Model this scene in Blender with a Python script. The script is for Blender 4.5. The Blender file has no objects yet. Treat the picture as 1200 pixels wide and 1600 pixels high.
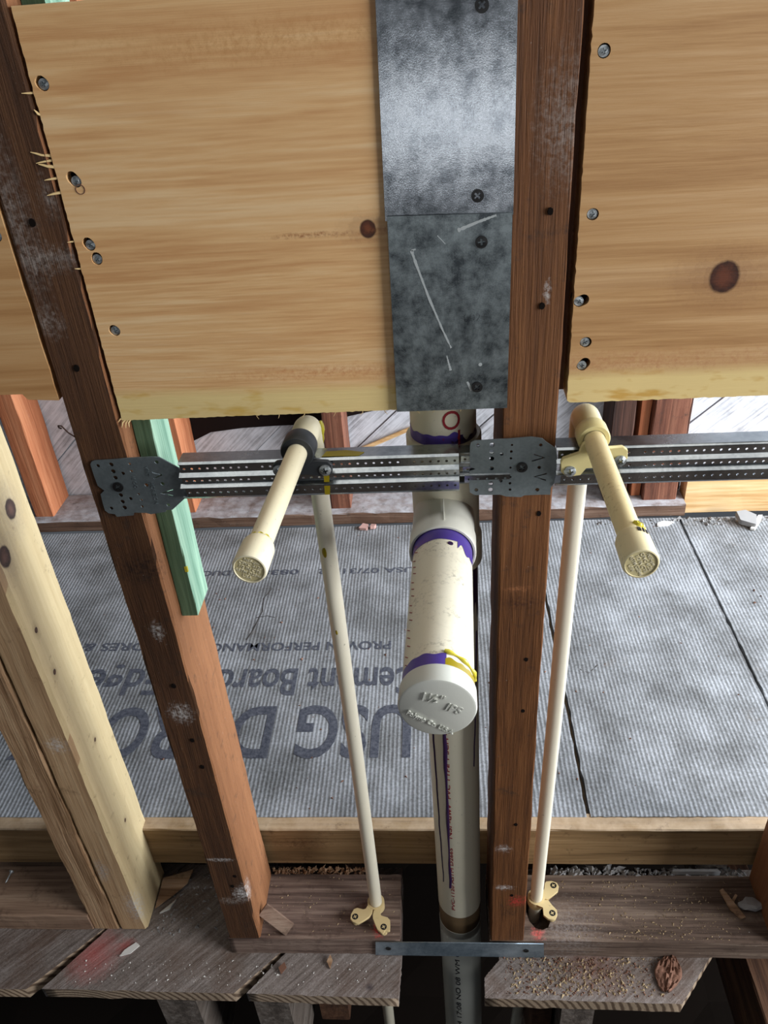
import bpy, bmesh, math, random
from mathutils import Vector, Matrix, noise
random.seed(7)
S = bpy.context.scene
COL = S.collection
R_ = math.radians
PI = math.pi

# ------------------------------------------------------------------ camera
cam_d = bpy.data.cameras.new('camera')
cam_d.sensor_fit = 'HORIZONTAL'; cam_d.sensor_width = 36.0
cam_d.lens = 36.0 * 1241.9 / 1200.0
cam_d.clip_start = 0.01
cam = bpy.data.objects.new('camera', cam_d); COL.objects.link(cam)
rx = Vector((0.997141, 0.043596, -0.061714)); ry = Vector((-0.027492, -0.551449, -0.833755)); rz = Vector((-0.070381, 0.833069, -0.548674))
mw = Matrix.Identity(4)
for i in range(3):
    mw[i][0] = rx[i]; mw[i][1] = -ry[i]; mw[i][2] = -rz[i]
mw[0][3], mw[1][3], mw[2][3] = 0.0, -0.52104, 1.00133
cam.matrix_world = mw
S.camera = cam

# ------------------------------------------------------------------ world, lights, exposure
wd = bpy.data.worlds.new('world'); S.world = wd; wd.use_nodes = True
bg = wd.node_tree.nodes['Background']
bg.inputs[0].default_value = (0.80, 0.88, 1.0, 1); bg.inputs[1].default_value = 0.09

def area(name, loc, target, sx, sy, power, color):
    d = bpy.data.lights.new(name, 'AREA'); d.shape = 'RECTANGLE'; d.size = sx; d.size_y = sy
    d.energy = power; d.color = color
    o = bpy.data.objects.new(name, d); COL.objects.link(o)
    o.location = loc
    o.rotation_euler = (Vector(target) - Vector(loc)).to_track_quat('-Z', 'Y').to_euler()
    return o
# window at the right end of the room behind the studs
area('window_daylight_back_room', (1.85, 0.42, 1.00), (0.0, 0.42, 0.20), 0.7, 1.0, 92, (0.84, 0.92, 1.0))
# window in the right wall of the photographer's room
area('window_daylight_right', (1.90, -0.75, 1.05), (0.0, -0.05, 0.65), 1.0, 1.2, 58, (0.96, 0.975, 1.0))
# low window across the room behind the photographer
area('window_daylight_front', (0.22, -2.75, 0.58), (0.0, 0.0, 0.85), 1.1, 0.16, 4.2, (0.97, 0.98, 1.0))
# area light added overhead, sized to put highlights on the bracket ridges
area('added_overhead_light', (0.25, -0.17, 2.30), (0.25, -0.17, 0.0), 2.4, 0.42, 7.0, (1.0, 0.97, 0.93))
S.view_settings.view_transform = 'Standard'
S.view_settings.look = 'None'
S.view_settings.exposure = 0.0
S.view_settings.gamma = 1.0
S.view_settings.use_curve_mapping = False

# ------------------------------------------------------------------ helpers: objects
def sl(r, g, b):
    def c(v):
        v /= 255.0
        return v / 12.92 if v <= 0.04045 else ((v + 0.055) / 1.055) ** 2.4
    return (c(r), c(g), c(b), 1.0)

def tag(o, label=None, cat=None, group=None, kind=None):
    if label: o['label'] = label
    if cat: o['category'] = cat
    if group: o['group'] = group
    if kind: o['kind'] = kind
    return o

def empty(name, loc, label=None, cat=None, group=None):
    o = bpy.data.objects.new(name, None); COL.objects.link(o)
    o.location = loc; o.empty_display_size = 0.02
    return tag(o, label, cat, group)

def wloc(o):
    v = Vector((0, 0, 0))
    while o is not None:
        v += o.location; o = o.parent
    return v

def finish_mesh(name, bm, smooth=None):
    bmesh.ops.recalc_face_normals(bm, faces=bm.faces)
    me = bpy.data.meshes.new(name); bm.to_mesh(me); bm.free()
    if smooth:
        me.polygons.foreach_set('use_smooth', [True] * len(me.polygons))
        me.set_sharp_from_angle(angle=R_(smooth))
    return me

def mk(name, bm, mat, parent=None, origin=None, smooth=None):
    """bm is in world coordinates; the object's origin is the parent's (or the given) location"""
    base = wloc(parent) if parent is not None else Vector((0, 0, 0))
    org = Vector(origin) if origin is not None else base
    bmesh.ops.translate(bm, verts=bm.verts, vec=-org)
    me = finish_mesh(name, bm, smooth)
    if mat: me.materials.append(mat)
    o = bpy.data.objects.new(name, me); COL.objects.link(o)
    o.parent = parent; o.location = org - base
    return o

def inst(name, me, loc, rot, parent=None, scale=1.0):
    o = bpy.data.objects.new(name, me); COL.objects.link(o)
    o.parent = parent
    o.location = Vector(loc) - (wloc(parent) if parent is not None else Vector((0, 0, 0)))
    o.rotation_euler = rot; o.scale = (scale,) * 3
    return o

# ------------------------------------------------------------------ helpers: shapes
def box(bm, x0, x1, y0, y1, z0, z1, bev=0.0):
    r = bmesh.ops.create_cube(bm, size=1.0)
    vs = r['verts']
    for v in vs:
        v.co = Vector(((x0 + x1) / 2 + v.co.x * (x1 - x0), (y0 + y1) / 2 + v.co.y * (y1 - y0), (z0 + z1) / 2 + v.co.z * (z1 - z0)))
    if bev > 0:
        es = list({e for v in vs for e in v.link_edges})
        bmesh.ops.bevel(bm, geom=es, offset=bev, segments=1, affect='EDGES')
    return bm

def timber(bm, x, y, z, axis, n=60, j=0.0008, ch=0.0015, seed=0, freq=22.0, skew=None):
    """long stick with worn, slightly wandering edges. x,y,z are ranges, axis the long one"""
    rg = (x, y, z); a = 'XYZ'.index(axis); u, v = [i for i in range(3) if i != a]
    (a0, a1), (u0, u1), (v0, v1) = rg[a], rg[u], rg[v]
    rings = []
    for k in range(n + 1):
        t = a0 + (a1 - a0) * k / n
        pts = [(u0 + ch, v0), (u1 - ch, v0), (u1, v0 + ch), (u1, v1 - ch), (u1 - ch, v1), (u0 + ch, v1), (u0, v1 - ch), (u0, v0 + ch)]
        ring = []
        for q, (pu, pv) in enumerate(pts):
            c = q // 2 * 1.7 + (q % 2) * 0.15
            du = noise.noise(Vector((t * freq, c * 3.1 + seed * 11.3, 0.3))) * j + noise.noise(Vector((t * freq * 4, c * 5 + seed, 9.1))) * j * 0.5
            dv = noise.noise(Vector((t * freq, c * 3.1 + seed * 7.7, 5.3))) * j
            co = [0, 0, 0]; co[a] = t; co[u] = pu + du; co[v] = pv + dv
            if skew:
                for i in range(3):
                    if i != a: co[i] += skew[i] * (t - a0)
            ring.append(bm.verts.new(co))
        rings.append(ring)
    for k in range(n):
        for q in range(8):
            bm.faces.new((rings[k][q], rings[k][(q + 1) % 8], rings[k + 1][(q + 1) % 8], rings[k + 1][q]))
    bm.faces.new(rings[0]); bm.faces.new(list(reversed(rings[-1])))
    return bm

def frame_for(d):
    d = Vector(d).normalized()
    h = Vector((0, 0, 1)) if abs(d.z) < 0.9 else Vector((1, 0, 0))
    u = d.cross(h).normalized(); v = d.cross(u).normalized()
    return d, u, v

def lathe(bm, A, d, prof, seg=40, close=True):
    """rings of radius r at distance t along d from A; prof = [(t, r), ...]"""
    A = Vector(A); d, u, v = frame_for(d)
    rings = []
    for t, r in prof:
        if r <= 1e-6:
            rings.append([bm.verts.new(A + d * t)])
        else:
            rings.append([bm.verts.new(A + d * t + (u * math.cos(2 * PI * k / seg) + v * math.sin(2 * PI * k / seg)) * r) for k in range(seg)])
    for a, b in zip(rings, rings[1:]):
        for k in range(seg):
            k2 = (k + 1) % seg
            if len(a) == 1 and len(b) == 1: continue
            if len(a) == 1: bm.faces.new((a[0], b[k2], b[k]))
            elif len(b) == 1: bm.faces.new((a[k], a[k2], b[0]))
            else: bm.faces.new((a[k], a[k2], b[k2], b[k]))
    if close:
        for rg in (rings[0], rings[-1]):
            if len(rg) > 2: bm.faces.new(rg)
    return bm

def sweep(bm, pts, rad, seg=12, cap=True):
    pts = [Vector(p) for p in pts]
    if not hasattr(rad, '__len__'): rad = [rad] * len(pts)
    rings = []; u = None
    for i, p in enumerate(pts):
        t = (pts[min(i + 1, len(pts) - 1)] - pts[max(i - 1, 0)]).normalized()
        if u is None: _, u, _ = frame_for(t)
        u = (u - t * u.dot(t)).normalized(); v = t.cross(u)
        rings.append([bm.verts.new(p + (u * math.cos(2 * PI * k / seg) + v * math.sin(2 * PI * k / seg)) * rad[i]) for k in range(seg)])
    for a, b in zip(rings, rings[1:]):
        for k in range(seg):
            bm.faces.new((a[k], a[(k + 1) % seg], b[(k + 1) % seg], b[k]))
    if cap:
        bm.faces.new(rings[0]); bm.faces.new(rings[-1])
    return bm

def circ(cx, cy, r, n=14, ph=0.0):
    return [(cx + r * math.cos(ph + 2 * PI * k / n), cy + r * math.sin(ph + 2 * PI * k / n)) for k in range(n)]

def plate2d(outline, holes, thick, fn, bevel=0.0):
    """filled 2D outline with real holes; fn maps (u, v, w) to world, w in [-thick/2, thick/2]"""
    cu = bpy.data.curves.new('tmp', 'CURVE'); cu.dimensions = '2D'; cu.fill_mode = 'BOTH'
    cu.extrude = thick / 2 * 1000.0
    if bevel: cu.bevel_depth = bevel * 1000.0; cu.bevel_resolution = 0; cu.offset = -bevel * 1000.0
    for pl in [outline] + list(holes):
        sp = cu.splines.new('POLY'); sp.points.add(len(pl) - 1); sp.use_cyclic_u = True
        for p, q in zip(sp.points, pl): p.co = (q[0] * 1000.0, q[1] * 1000.0, 0, 1)
    return _curve_bm(cu, fn)

def _curve_bm(cu, fn):
    o = bpy.data.objects.new('tmp', cu); COL.objects.link(o)
    bpy.context.view_layer.update()
    dg = bpy.context.evaluated_depsgraph_get()
    me = bpy.data.meshes.new_from_object(o.evaluated_get(dg))
    bpy.data.objects.remove(o); bpy.data.curves.remove(cu)
    bm = bmesh.new(); bm.from_mesh(me); bpy.data.meshes.remove(me)
    for v in bm.verts: v.co = Vector(fn(v.co.x / 1000.0, v.co.y / 1000.0, v.co.z / 1000.0))
    return bm

def text_bm(body, size, thick, fn, bold=0.0, align='LEFT', spacing=1.0, fit=None):
    cu = bpy.data.curves.new('tmp', 'FONT'); cu.body = body; cu.size = size * 1000.0
    cu.extrude = thick / 2 * 1000.0; cu.offset = bold * 1000.0; cu.align_x = align; cu.align_y = 'BOTTOM_BASELINE'
    cu.resolution_u = 4; cu.space_character = spacing
    if fit is None: return _curve_bm(cu, fn)
    bm = _curve_bm(cu, lambda u, v, w: (u, v, w))
    xs = [v.co.x for v in bm.verts]; x0, x1 = min(xs), max(xs)
    for v in bm.verts: v.co = Vector(fn((v.co.x - x0) / (x1 - x0) * fit, v.co.y, v.co.z))
    return bm

XZ = lambda Y: (lambda u, v, w: (u, Y + w, v))
XY = lambda Z: (lambda u, v, w: (u, v, Z + w))

# ------------------------------------------------------------------ helpers: materials
class NT:
    def __init__(self, name):
        self.m = bpy.data.materials.new(name); self.m.use_nodes = True
        self.t = self.m.node_tree; self.b = self.t.nodes['Principled BSDF']
    def n(self, typ, ins=None, **props):
        nd = self.t.nodes.new(typ)
        for k, v in props.items(): setattr(nd, k, v)
        for k, v in (ins or {}).items(): self.set(nd.inputs[k], v)
        return nd
    def set(self, sock, v):
        if isinstance(v, bpy.types.NodeSocket): self.t.links.new(v, sock)
        else: sock.default_value = v
    def math(self, op, a, b=0.0, c=0.0, clamp=False):
        nd = self.n('ShaderNodeMath', {0: a, 1: b, 2: c}, operation=op); nd.use_clamp = clamp
        return nd.outputs[0]
    def noise(self, vec, scale, detail=4.0, rough=0.55, dist=0.0):
        return self.n('ShaderNodeTexNoise', {'Vector': vec, 'Scale': scale, 'Detail': detail, 'Roughness': rough, 'Distortion': dist}).outputs[0]
    def ramp(self, fac, stops):
        nd = self.n('ShaderNodeValToRGB', {0: fac}); cr = nd.color_ramp
        while len(cr.elements) < len(stops): cr.elements.new(0.5)
        for e, (p, c) in zip(cr.elements, stops): e.position = p; e.color = c if len(c) == 4 else (*c, 1)
        return nd.outputs[0]
    def sramp(self, fac, a, b):
        return self.n('ShaderNodeMapRange', {0: fac, 1: a, 2: b, 3: 0.0, 4: 1.0}).outputs[0]
    def mix(self, fac, a, b, blend='MIX'):
        nd = self.n('ShaderNodeMix', None, data_type='RGBA', blend_type=blend)
        self.set(nd.inputs[0], fac); self.set(nd.inputs[6], a); self.set(nd.inputs[7], b)
        return nd.outputs[2]
    def obj(self): return self.n('ShaderNodeTexCoord').outputs['Object']
    def scale(self, vec, s, loc=(0, 0, 0), rot=(0, 0, 0)):
        return self.n('ShaderNodeMapping', {'Vector': vec, 'Scale': s, 'Location': loc, 'Rotation': rot}).outputs[0]
    def bump(self, h, strength, dist, normal=None):
        nd = self.n('ShaderNodeBump', {'Height': h, 'Strength': strength, 'Distance': dist})
        if normal is not None: self.set(nd.inputs['Normal'], normal)
        return nd.outputs[0]
    def out(self, color=None, rough=None, normal=None, metal=None, spec=None, coat=None):
        for k, v in (('Base Color', color), ('Roughness', rough), ('Normal', normal), ('Metallic', metal), ('Specular IOR Level', spec), ('Coat Weight', coat)):
            if v is not None: self.set(self.b.inputs[k], v)
        return self.m

def blob(N, P, c, r, soft=0.5, stretch=(1, 1, 1), wob=0.0):
    """1 inside radius r around local point c, 0 outside; ragged if wob"""
    sub = N.n('ShaderNodeVectorMath', {0: P, 1: c}, operation='SUBTRACT').outputs[0]
    ml = N.n('ShaderNodeVectorMath', {0: sub, 1: stretch}, operation='MULTIPLY').outputs[0]
    d = N.n('ShaderNodeVectorMath', {0: ml}, operation='LENGTH').outputs['Value']
    if wob:
        nz = N.noise(P, 260.0, 5.0, 0.7)
        d = N.math('ADD', d, N.math('MULTIPLY', N.math('SUBTRACT', nz, 0.5), wob * r))
    return N.n('ShaderNodeMapRange', {0: d, 1: r, 2: r * (1 - soft), 3: 0.0, 4: 1.0}).outputs[0], d

def wood(name, cd, cm, clt, axis='X', fine=420.0, coarse=34.0, rough=0.6, bump=0.25, tone=0.35, knots=(), stains=(), white=0.0, dirt=0.0, dirtcol=(0.02, 0.018, 0.015, 1), band=None, seedloc=(0, 0, 0), wav=0.35, spec=0.35, streak=0.55, side=None, dust=None):
    N = NT(name); P = N.obj()
    k = {'X': (0.035, 1, 1), 'Y': (1, 0.035, 1), 'Z': (1, 1, 0.035)}[axis]
    k2 = tuple(0.12 if v != 1 else 1 for v in k)
    warp = N.noise(P, 9.0, 2.0)
    base = N.scale(P, k, seedloc)
    w = N.n('ShaderNodeVectorMath', {0: base, 1: N.n('ShaderNodeVectorMath', {0: N.n('ShaderNodeTexNoise', {'Vector': N.scale(P, k2, seedloc), 'Scale': 14.0, 'Detail': 2.0}).outputs['Color'], 'Scale': 0.012 * wav / 0.35}, operation='SCALE').outputs[0]}, operation='ADD').outputs[0]
    g1 = N.noise(w, coarse, 3.0, 0.6)
    g2 = N.noise(w, fine, 5.0, 0.65)
    g3 = N.noise(w, coarse * 4.5, 4.0, 0.6)
    g = N.math('ADD', N.math('MULTIPLY', g1, 0.45), N.math('ADD', N.math('MULTIPLY', g2, 0.22), N.math('MULTIPLY', g3, 0.33)))
    col = N.ramp(g, [(0.5 - tone * 0.28, cd), (0.5, cm), (0.5 + tone * 0.28, clt)])
    st_ = N.sramp(N.noise(N.n('ShaderNodeVectorMath', {0: w, 1: (3.1, 7.7, 1.9)}, operation='ADD').outputs[0], coarse * 2.2, 3.0, 0.6), 0.56, 0.70)
    col = N.mix(N.math('MULTIPLY', st_, streak), col, cd)
    big = N.noise(P, 5.0, 2.0)
    col = N.mix(N.math('MULTIPLY', big, 0.35), col, cm)
    if side:   # paler side faces: light from the right painted in, partly cleaner wood
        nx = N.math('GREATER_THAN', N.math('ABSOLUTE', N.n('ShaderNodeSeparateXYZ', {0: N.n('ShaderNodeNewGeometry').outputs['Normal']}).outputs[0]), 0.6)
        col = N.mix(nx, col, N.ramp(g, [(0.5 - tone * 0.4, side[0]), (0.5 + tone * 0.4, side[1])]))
    if dust:   # dust settled on upward faces
        nz = N.math('GREATER_THAN', N.n('ShaderNodeSeparateXYZ', {0: N.n('ShaderNodeNewGeometry').outputs['Normal']}).outputs[2], 0.6)
        col = N.mix(N.math('MULTIPLY', nz, N.math('MULTIPLY', N.sramp(N.noise(P, 45.0, 5.0, 0.65), 0.20, 0.70), 0.9)), col, dust)
    if band:   # sapwood strip along the lower edge: (axis index, from, to, colour, streak colour)
        sep = N.n('ShaderNodeSeparateXYZ', {0: P}).outputs[band[0]]
        sep = N.math('ADD', sep, N.math('MULTIPLY', N.math('SUBTRACT', N.noise(N.scale(P, k2), 30.0), 0.5), 0.012))
        f = N.sramp(sep, band[1], band[2])
        st = N.sramp(N.noise(N.scale(P, (0.3, 1, 1)), 95.0, 3.0, 0.6), 0.55, 0.68)
        col = N.mix(f, col, N.mix(N.math('MULTIPLY', st, 0.75), band[3], band[4]))
    for (c, r, kc) in knots:
        hl, d = blob(N, P, c, r * 2.6, 1.0, (0.6, 1, 1) if axis == 'X' else (1, 1, 0.6), 0.9)
        ringw = N.n('ShaderNodeMath', {0: N.math('MULTIPLY', d, 1150.0)}, operation='SINE').outputs[0]
        col = N.mix(N.math('MULTIPLY', hl, N.math('ADD', 0.45, N.math('MULTIPLY', ringw, 0.10))), col, kc)
        co, d2 = blob(N, P, c, r, 0.18, (0.95, 1, 0.85), 0.18)
        ks = N.noise(P, 240.0, 4.0, 0.7)
        heart = N.ramp(N.math('ADD', N.math('MULTIPLY', N.math('DIVIDE', d2, r), 0.8), N.math('MULTIPLY', N.math('SUBTRACT', ks, 0.5), 0.9)), [(0.15, (kc[0] * 0.62, kc[1] * 0.40, kc[2] * 0.34)), (0.5, (kc[0] * 0.30, kc[1] * 0.2, kc[2] * 0.18)), (0.85, (kc[0] * 0.10, kc[1] * 0.08, kc[2] * 0.08))])
        col = N.mix(co, col, heart)
    if dirt:
        dn = N.sramp(N.noise(P, 55.0, 6.0, 0.72), 0.62 - dirt * 0.25, 0.75)
        col = N.mix(N.math('MULTIPLY', dn, 0.75), col, dirtcol)
    if white:
        sp = N.sramp(N.noise(P, 330.0, 3.0, 0.6), 0.74 - white * 0.08, 0.80)
        zone = N.sramp(N.noise(P, 11.0, 2.0), 0.42, 0.62)
        col = N.mix(N.math('MULTIPLY', sp, N.math('MULTIPLY', zone, 0.85)), col, sl(205, 200, 195))
    for (c, r, sc, amt, stv) in stains:
        f, _ = blob(N, P, c, r, 0.95, stv, 2.2)
        sp = N.sramp(N.noise(P, 300.0, 5.0, 0.75), 0.40, 0.60)
        col = N.mix(N.math('MULTIPLY', N.math('MULTIPLY', f, amt), sp), col, sc)
    nb = N.bump(N.math('ADD', g2, N.math('MULTIPLY', g3, 0.8)), bump, 0.002)
    rr = N.math('ADD', rough - 0.1, N.math('MULTIPLY', g2, 0.25))
    return N.out(col, rr, nb, spec=spec)

def plastic(name, c, rough=0.38, scuff=0.0, scuffcol=(0.05, 0.045, 0.035, 1), tint=None):
    N = NT(name); P = N.obj()
    col = N.mix(N.math('MULTIPLY', N.noise(P, 22.0, 3.0), 0.35), c, tint or (c[0] * 0.78, c[1] * 0.74, c[2] * 0.6, 1))
    if scuff:
        s1 = N.sramp(N.noise(P, 240.0, 6.0, 0.75), 0.64 - scuff * 0.14, 0.70)
        z = N.sramp(N.noise(P, 26.0, 3.0), 0.40, 0.62)
        col = N.mix(N.math('MULTIPLY', s1, N.math('MULTIPLY', z, 0.8)), col, scuffcol)
    nb = N.bump(N.noise(P, 600.0, 2.0), 0.04, 0.001)
    return N.out(col, N.math('ADD', rough, N.math('MULTIPLY', N.noise(P, 60.0, 3.0), 0.15)), nb, spec=0.5)

def metal(name, dark, light, rough=0.34, metallic=0.9, mott=26.0, grain=520.0, bump=0.06, smear=0.0, lo=0.36, hi=0.66):
    N = NT(name); P = N.obj()
    a = N.noise(P, mott, 8.0, 0.68); b = N.noise(P, grain, 3.0, 0.6)
    f = N.math('ADD', N.math('MULTIPLY', a, 0.8), N.math('MULTIPLY', b, 0.2))
    col = N.ramp(f, [(lo, dark), (hi, light)])
    if smear:
        sm = N.sramp(N.noise(P, 38.0, 6.0, 0.75), 0.60, 0.72)
        col = N.mix(N.math('MULTIPLY', sm, smear), col, sl(150, 160, 160))
    r = N.math('ADD', rough - 0.08, N.math('MULTIPLY', a, 0.25))
    nb = N.bump(b, bump, 0.001)
    return N.out(col, r, nb, metal=metallic)

def plain(name, c, rough=0.6, metallic=0.0, spec=0.4):
    N = NT(name); P = N.obj()
    col = N.mix(N.math('MULTIPLY', N.noise(P, 90.0, 4.0), 0.5), c, (c[0] * 0.7, c[1] * 0.7, c[2] * 0.7, 1))
    return N.out(col, rough, metal=metallic, spec=spec)

MT = {}
WHITE = sl(215, 212, 208); GREYW = sl(150, 140, 132)
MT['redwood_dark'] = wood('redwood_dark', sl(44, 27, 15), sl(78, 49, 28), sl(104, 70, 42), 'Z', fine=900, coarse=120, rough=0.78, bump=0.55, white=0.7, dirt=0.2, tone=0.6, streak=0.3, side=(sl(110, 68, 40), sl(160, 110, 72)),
    stains=[((-0.016, -0.0425, 0.86), 0.020, GREYW, 0.6, (1, 1, 0.3)), ((-0.018, -0.0425, 0.93), 0.012, WHITE, 0.6, (1, 1, 0.4)), ((0.0, -0.0425, 0.833), 0.016, GREYW, 0.8, (0.5, 1, 1.4)),
            ((0.012, -0.0425, 0.87), 0.010, GREYW, 0.6, (1.5, 1, 0.6)), ((-0.012, -0.0425, 0.79), 0.014, GREYW, 0.7, (1, 1, 1)), ((0.002, -0.0425, 0.505), 0.009, WHITE, 0.85, (1.3, 1, 0.7)),
            ((0.002, -0.0425, 0.40), 0.014, WHITE, 0.7, (1, 1, 0.9)), ((0.012, -0.0425, 0.095), 0.013, WHITE, 1.0, (1, 1, 0.8)), ((0.019, -0.04, 0.10), 0.012, WHITE, 1.0, (1, 1, 0.6)), ((-0.003, -0.0425, 0.082), 0.012, GREYW, 0.9, (0.6, 1, 1.4)),
            ((-0.002, -0.0425, 0.163), 0.012, WHITE, 0.8, (0.6, 1, 3)), ((0.004, -0.0425, 0.575), 0.022, sl(28, 14, 9), 0.9, (0.7, 1, 1.1))])
MT['redwood_mid'] = wood('redwood_mid', sl(60, 34, 15), sl(104, 64, 32), sl(134, 88, 50), 'Z', fine=800, coarse=110, rough=0.72, bump=0.5, white=0.55, dirt=0.12, tone=0.55, streak=0.3,
    stains=[((0.013, -0.0425, 0.895), 0.020, sl(140, 125, 115), 0.9, (1, 1, 0.45)), ((0.008, -0.0425, 0.795), 0.005, WHITE, 0.8, (1.6, 1, 0.5)), ((0.0, -0.0425, 0.53), 0.014, sl(50, 24, 14), 0.8, (0.6, 1, 1.5)),
            ((-0.004, -0.0425, 0.545), 0.010, sl(180, 120, 80), 0.7, (0.7, 1, 2.2)), ((0.010, -0.0425, 0.085), 0.011, sl(225, 60, 60), 0.85, (0.8, 1, 0.8)), ((-0.006, -0.0425, 0.112), 0.009, WHITE, 0.9, (0.7, 1, 1.6)),
            ((0.0, -0.0425, 0.06), 0.012, sl(45, 30, 22), 0.8, (1, 1, 1)), ((-0.008, -0.0425, 0.185), 0.010, WHITE, 0.7, (1, 1, 1.2))])
MT['redwood_far'] = wood('redwood_far', sl(70, 38, 26), sl(112, 68, 50), sl(140, 92, 70), 'Z', rough=0.7, bump=0.3, white=0.6, dirt=0.2)
MT['redwood_orange'] = wood('redwood_orange', sl(140, 78, 48), sl(184, 112, 74), sl(204, 136, 96), 'Z', rough=0.7, bump=0.3, white=0.9)
MT['redwood_black'] = wood('redwood_black', sl(30, 18, 14), sl(62, 38, 28), sl(84, 54, 42), 'Z', rough=0.75, bump=0.3, white=0.3)
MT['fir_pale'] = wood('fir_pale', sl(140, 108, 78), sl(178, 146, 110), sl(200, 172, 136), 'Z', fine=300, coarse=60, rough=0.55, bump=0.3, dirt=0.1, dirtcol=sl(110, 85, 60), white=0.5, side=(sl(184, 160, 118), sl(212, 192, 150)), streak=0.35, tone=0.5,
    knots=[((0.019, 0.005, 0.6234), 0.0095, sl(122, 110, 102)), ((0.019, -0.029, 0.594), 0.010, sl(122, 110, 102)), ((0.019, -0.026, 0.503), 0.003, sl(110, 84, 60)), ((0.019, -0.024, 0.445), 0.003, sl(110, 84, 60)), ((0.019, -0.002, 0.318), 0.0025, sl(110, 84, 60)), ((0.019, -0.004, 0.175), 0.0025, sl(110, 84, 60)), ((-0.0225, -0.0425, 0.351), 0.0045, sl(120, 86, 62))],
    stains=[((0.002, -0.0425, 0.356), 0.014, WHITE, 0.8, (1, 1, 0.9)), ((0.016, -0.0425, 0.05), 0.018, sl(190, 190, 190), 0.9, (1, 1, 0.5)), ((-0.01, -0.0425, 0.13), 0.013, sl(170, 175, 180), 0.7, (1, 1, 0.5))])
MT['fir_brown'] = wood('fir_brown', sl(122, 92, 64), sl(162, 130, 98), sl(188, 158, 124), 'Z', fine=260, coarse=90, rough=0.6, bump=0.5, dirt=0.12, dirtcol=sl(90, 65, 45), white=0.6, tone=0.28)
PD, PM, PL = sl(200, 148, 96), sl(222, 178, 124), sl(234, 200, 152)
SAP, SAPS = sl(228, 202, 140), sl(208, 168, 74)
MT['pine_left'] = wood('pine_left', PD, PM, PL, 'X', fine=520, coarse=58, rough=0.46, bump=0.16, tone=0.42, band=(2, 0.024, 0.016, SAP, SAPS), spec=0.5,
    knots=[((0.153, -0.01, 0.1283), 0.0054, sl(140, 94, 60)), ((0.169, -0.01, 0.030), 0.003, sl(150, 90, 48))],
    stains=[((0.118, -0.01, 0.1265), 0.036, sl(150, 92, 50), 0.9, (1, 1, 16)), ((0.168, -0.01, 0.128), 0.016, sl(150, 92, 50), 0.9, (1, 1, 6)), ((0.12, -0.01, 0.032), 0.05, sl(196, 128, 78), 0.7, (0.5, 1, 7)), ((0.10, -0.01, 0.235), 0.06, sl(190, 138, 82), 0.6, (0.5, 1, 4))])
MT['pine_right'] = wood('pine_right', sl(164, 120, 75), sl(192, 150, 101), sl(208, 170, 124), 'X', fine=520, coarse=46, rough=0.5, bump=0.16, tone=0.42, band=(2, 0.025, 0.016, SAP, sl(196, 146, 50)), seedloc=(2.1, 0.7, 1.3),  # darker than the left board: light falloff put into the pine colour
    knots=[((-0.1126, -0.01, 0.0855), 0.0098, sl(128, 86, 60))], stains=[((-0.16, -0.01, 0.03), 0.05, sl(176, 120, 80), 0.6, (0.4, 1, 5))])
MT['pine_far'] = wood('pine_far', sl(170, 124, 76), sl(192, 148, 98), sl(206, 168, 120), 'X', fine=230, coarse=30, rough=0.55, bump=0.16, seedloc=(5.1, 0.2, 0.3))
MT['pine_block'] = wood('pine_block', sl(196, 152, 98), sl(222, 184, 132), sl(234, 202, 156), 'X', fine=180, coarse=40, rough=0.6, bump=0.2)
MT['ledger'] = wood('ledger', sl(104, 82, 54), sl(142, 114, 78), sl(166, 138, 100), 'X', fine=260, coarse=50, rough=0.66, streak=0.3, dust=sl(184, 160, 132), bump=0.22, dirt=0.12, dirtcol=sl(70, 48, 30),
    stains=[((-0.19, -0.04, 0.045), 0.05, sl(70, 38, 26), 0.85, (0.8, 1, 3)), ((-0.06, -0.02, 0.05), 0.02, sl(140, 110, 40), 0.5, (1, 1, 0.5))])
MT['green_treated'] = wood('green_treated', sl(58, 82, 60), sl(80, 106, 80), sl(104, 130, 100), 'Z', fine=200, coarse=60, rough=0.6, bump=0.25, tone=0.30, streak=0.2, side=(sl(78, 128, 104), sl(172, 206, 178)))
MT['sole_wood'] = wood('sole_wood', sl(62, 48, 42), sl(112, 92, 82), sl(150, 130, 116), 'X', fine=300, coarse=60, rough=0.75, bump=0.5, dirt=0.35, dirtcol=sl(48, 32, 24), white=0.5,
    stains=[((-0.118, -0.012, 0.033), 0.02, sl(176, 70, 66), 0.6, (1, 1, 1)), ((0.08, -0.03, 0.033), 0.012, sl(235, 70, 64), 0.9, (1.3, 1, 1)), ((0.06, 0.0, 0.02), 0.02, sl(140, 60, 56), 0.5, (1, 1, 1)),])
MT['sole_wood_right'] = wood('sole_wood_right', sl(60, 46, 38), sl(104, 86, 74), sl(140, 122, 106), 'X', fine=300, coarse=60, rough=0.78, bump=0.5, dirt=0.3, dirtcol=sl(52, 36, 26), white=0.5, seedloc=(3, 1, 2),
    stains=[((-0.115, -0.033, 0.033), 0.012, sl(240, 78, 70), 1.0, (1.3, 1, 1)), ((-0.08, -0.035, 0.033), 0.05, sl(158, 150, 146), 0.55, (1, 1, 1))])
MT['sole_wood_left'] = wood('sole_wood_left', sl(104, 80, 64), sl(140, 114, 94), sl(164, 140, 118), 'X', fine=260, coarse=50, rough=0.75, bump=0.4, dirt=0.3, dirtcol=sl(64, 44, 32), seedloc=(9, 1, 2))
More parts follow.
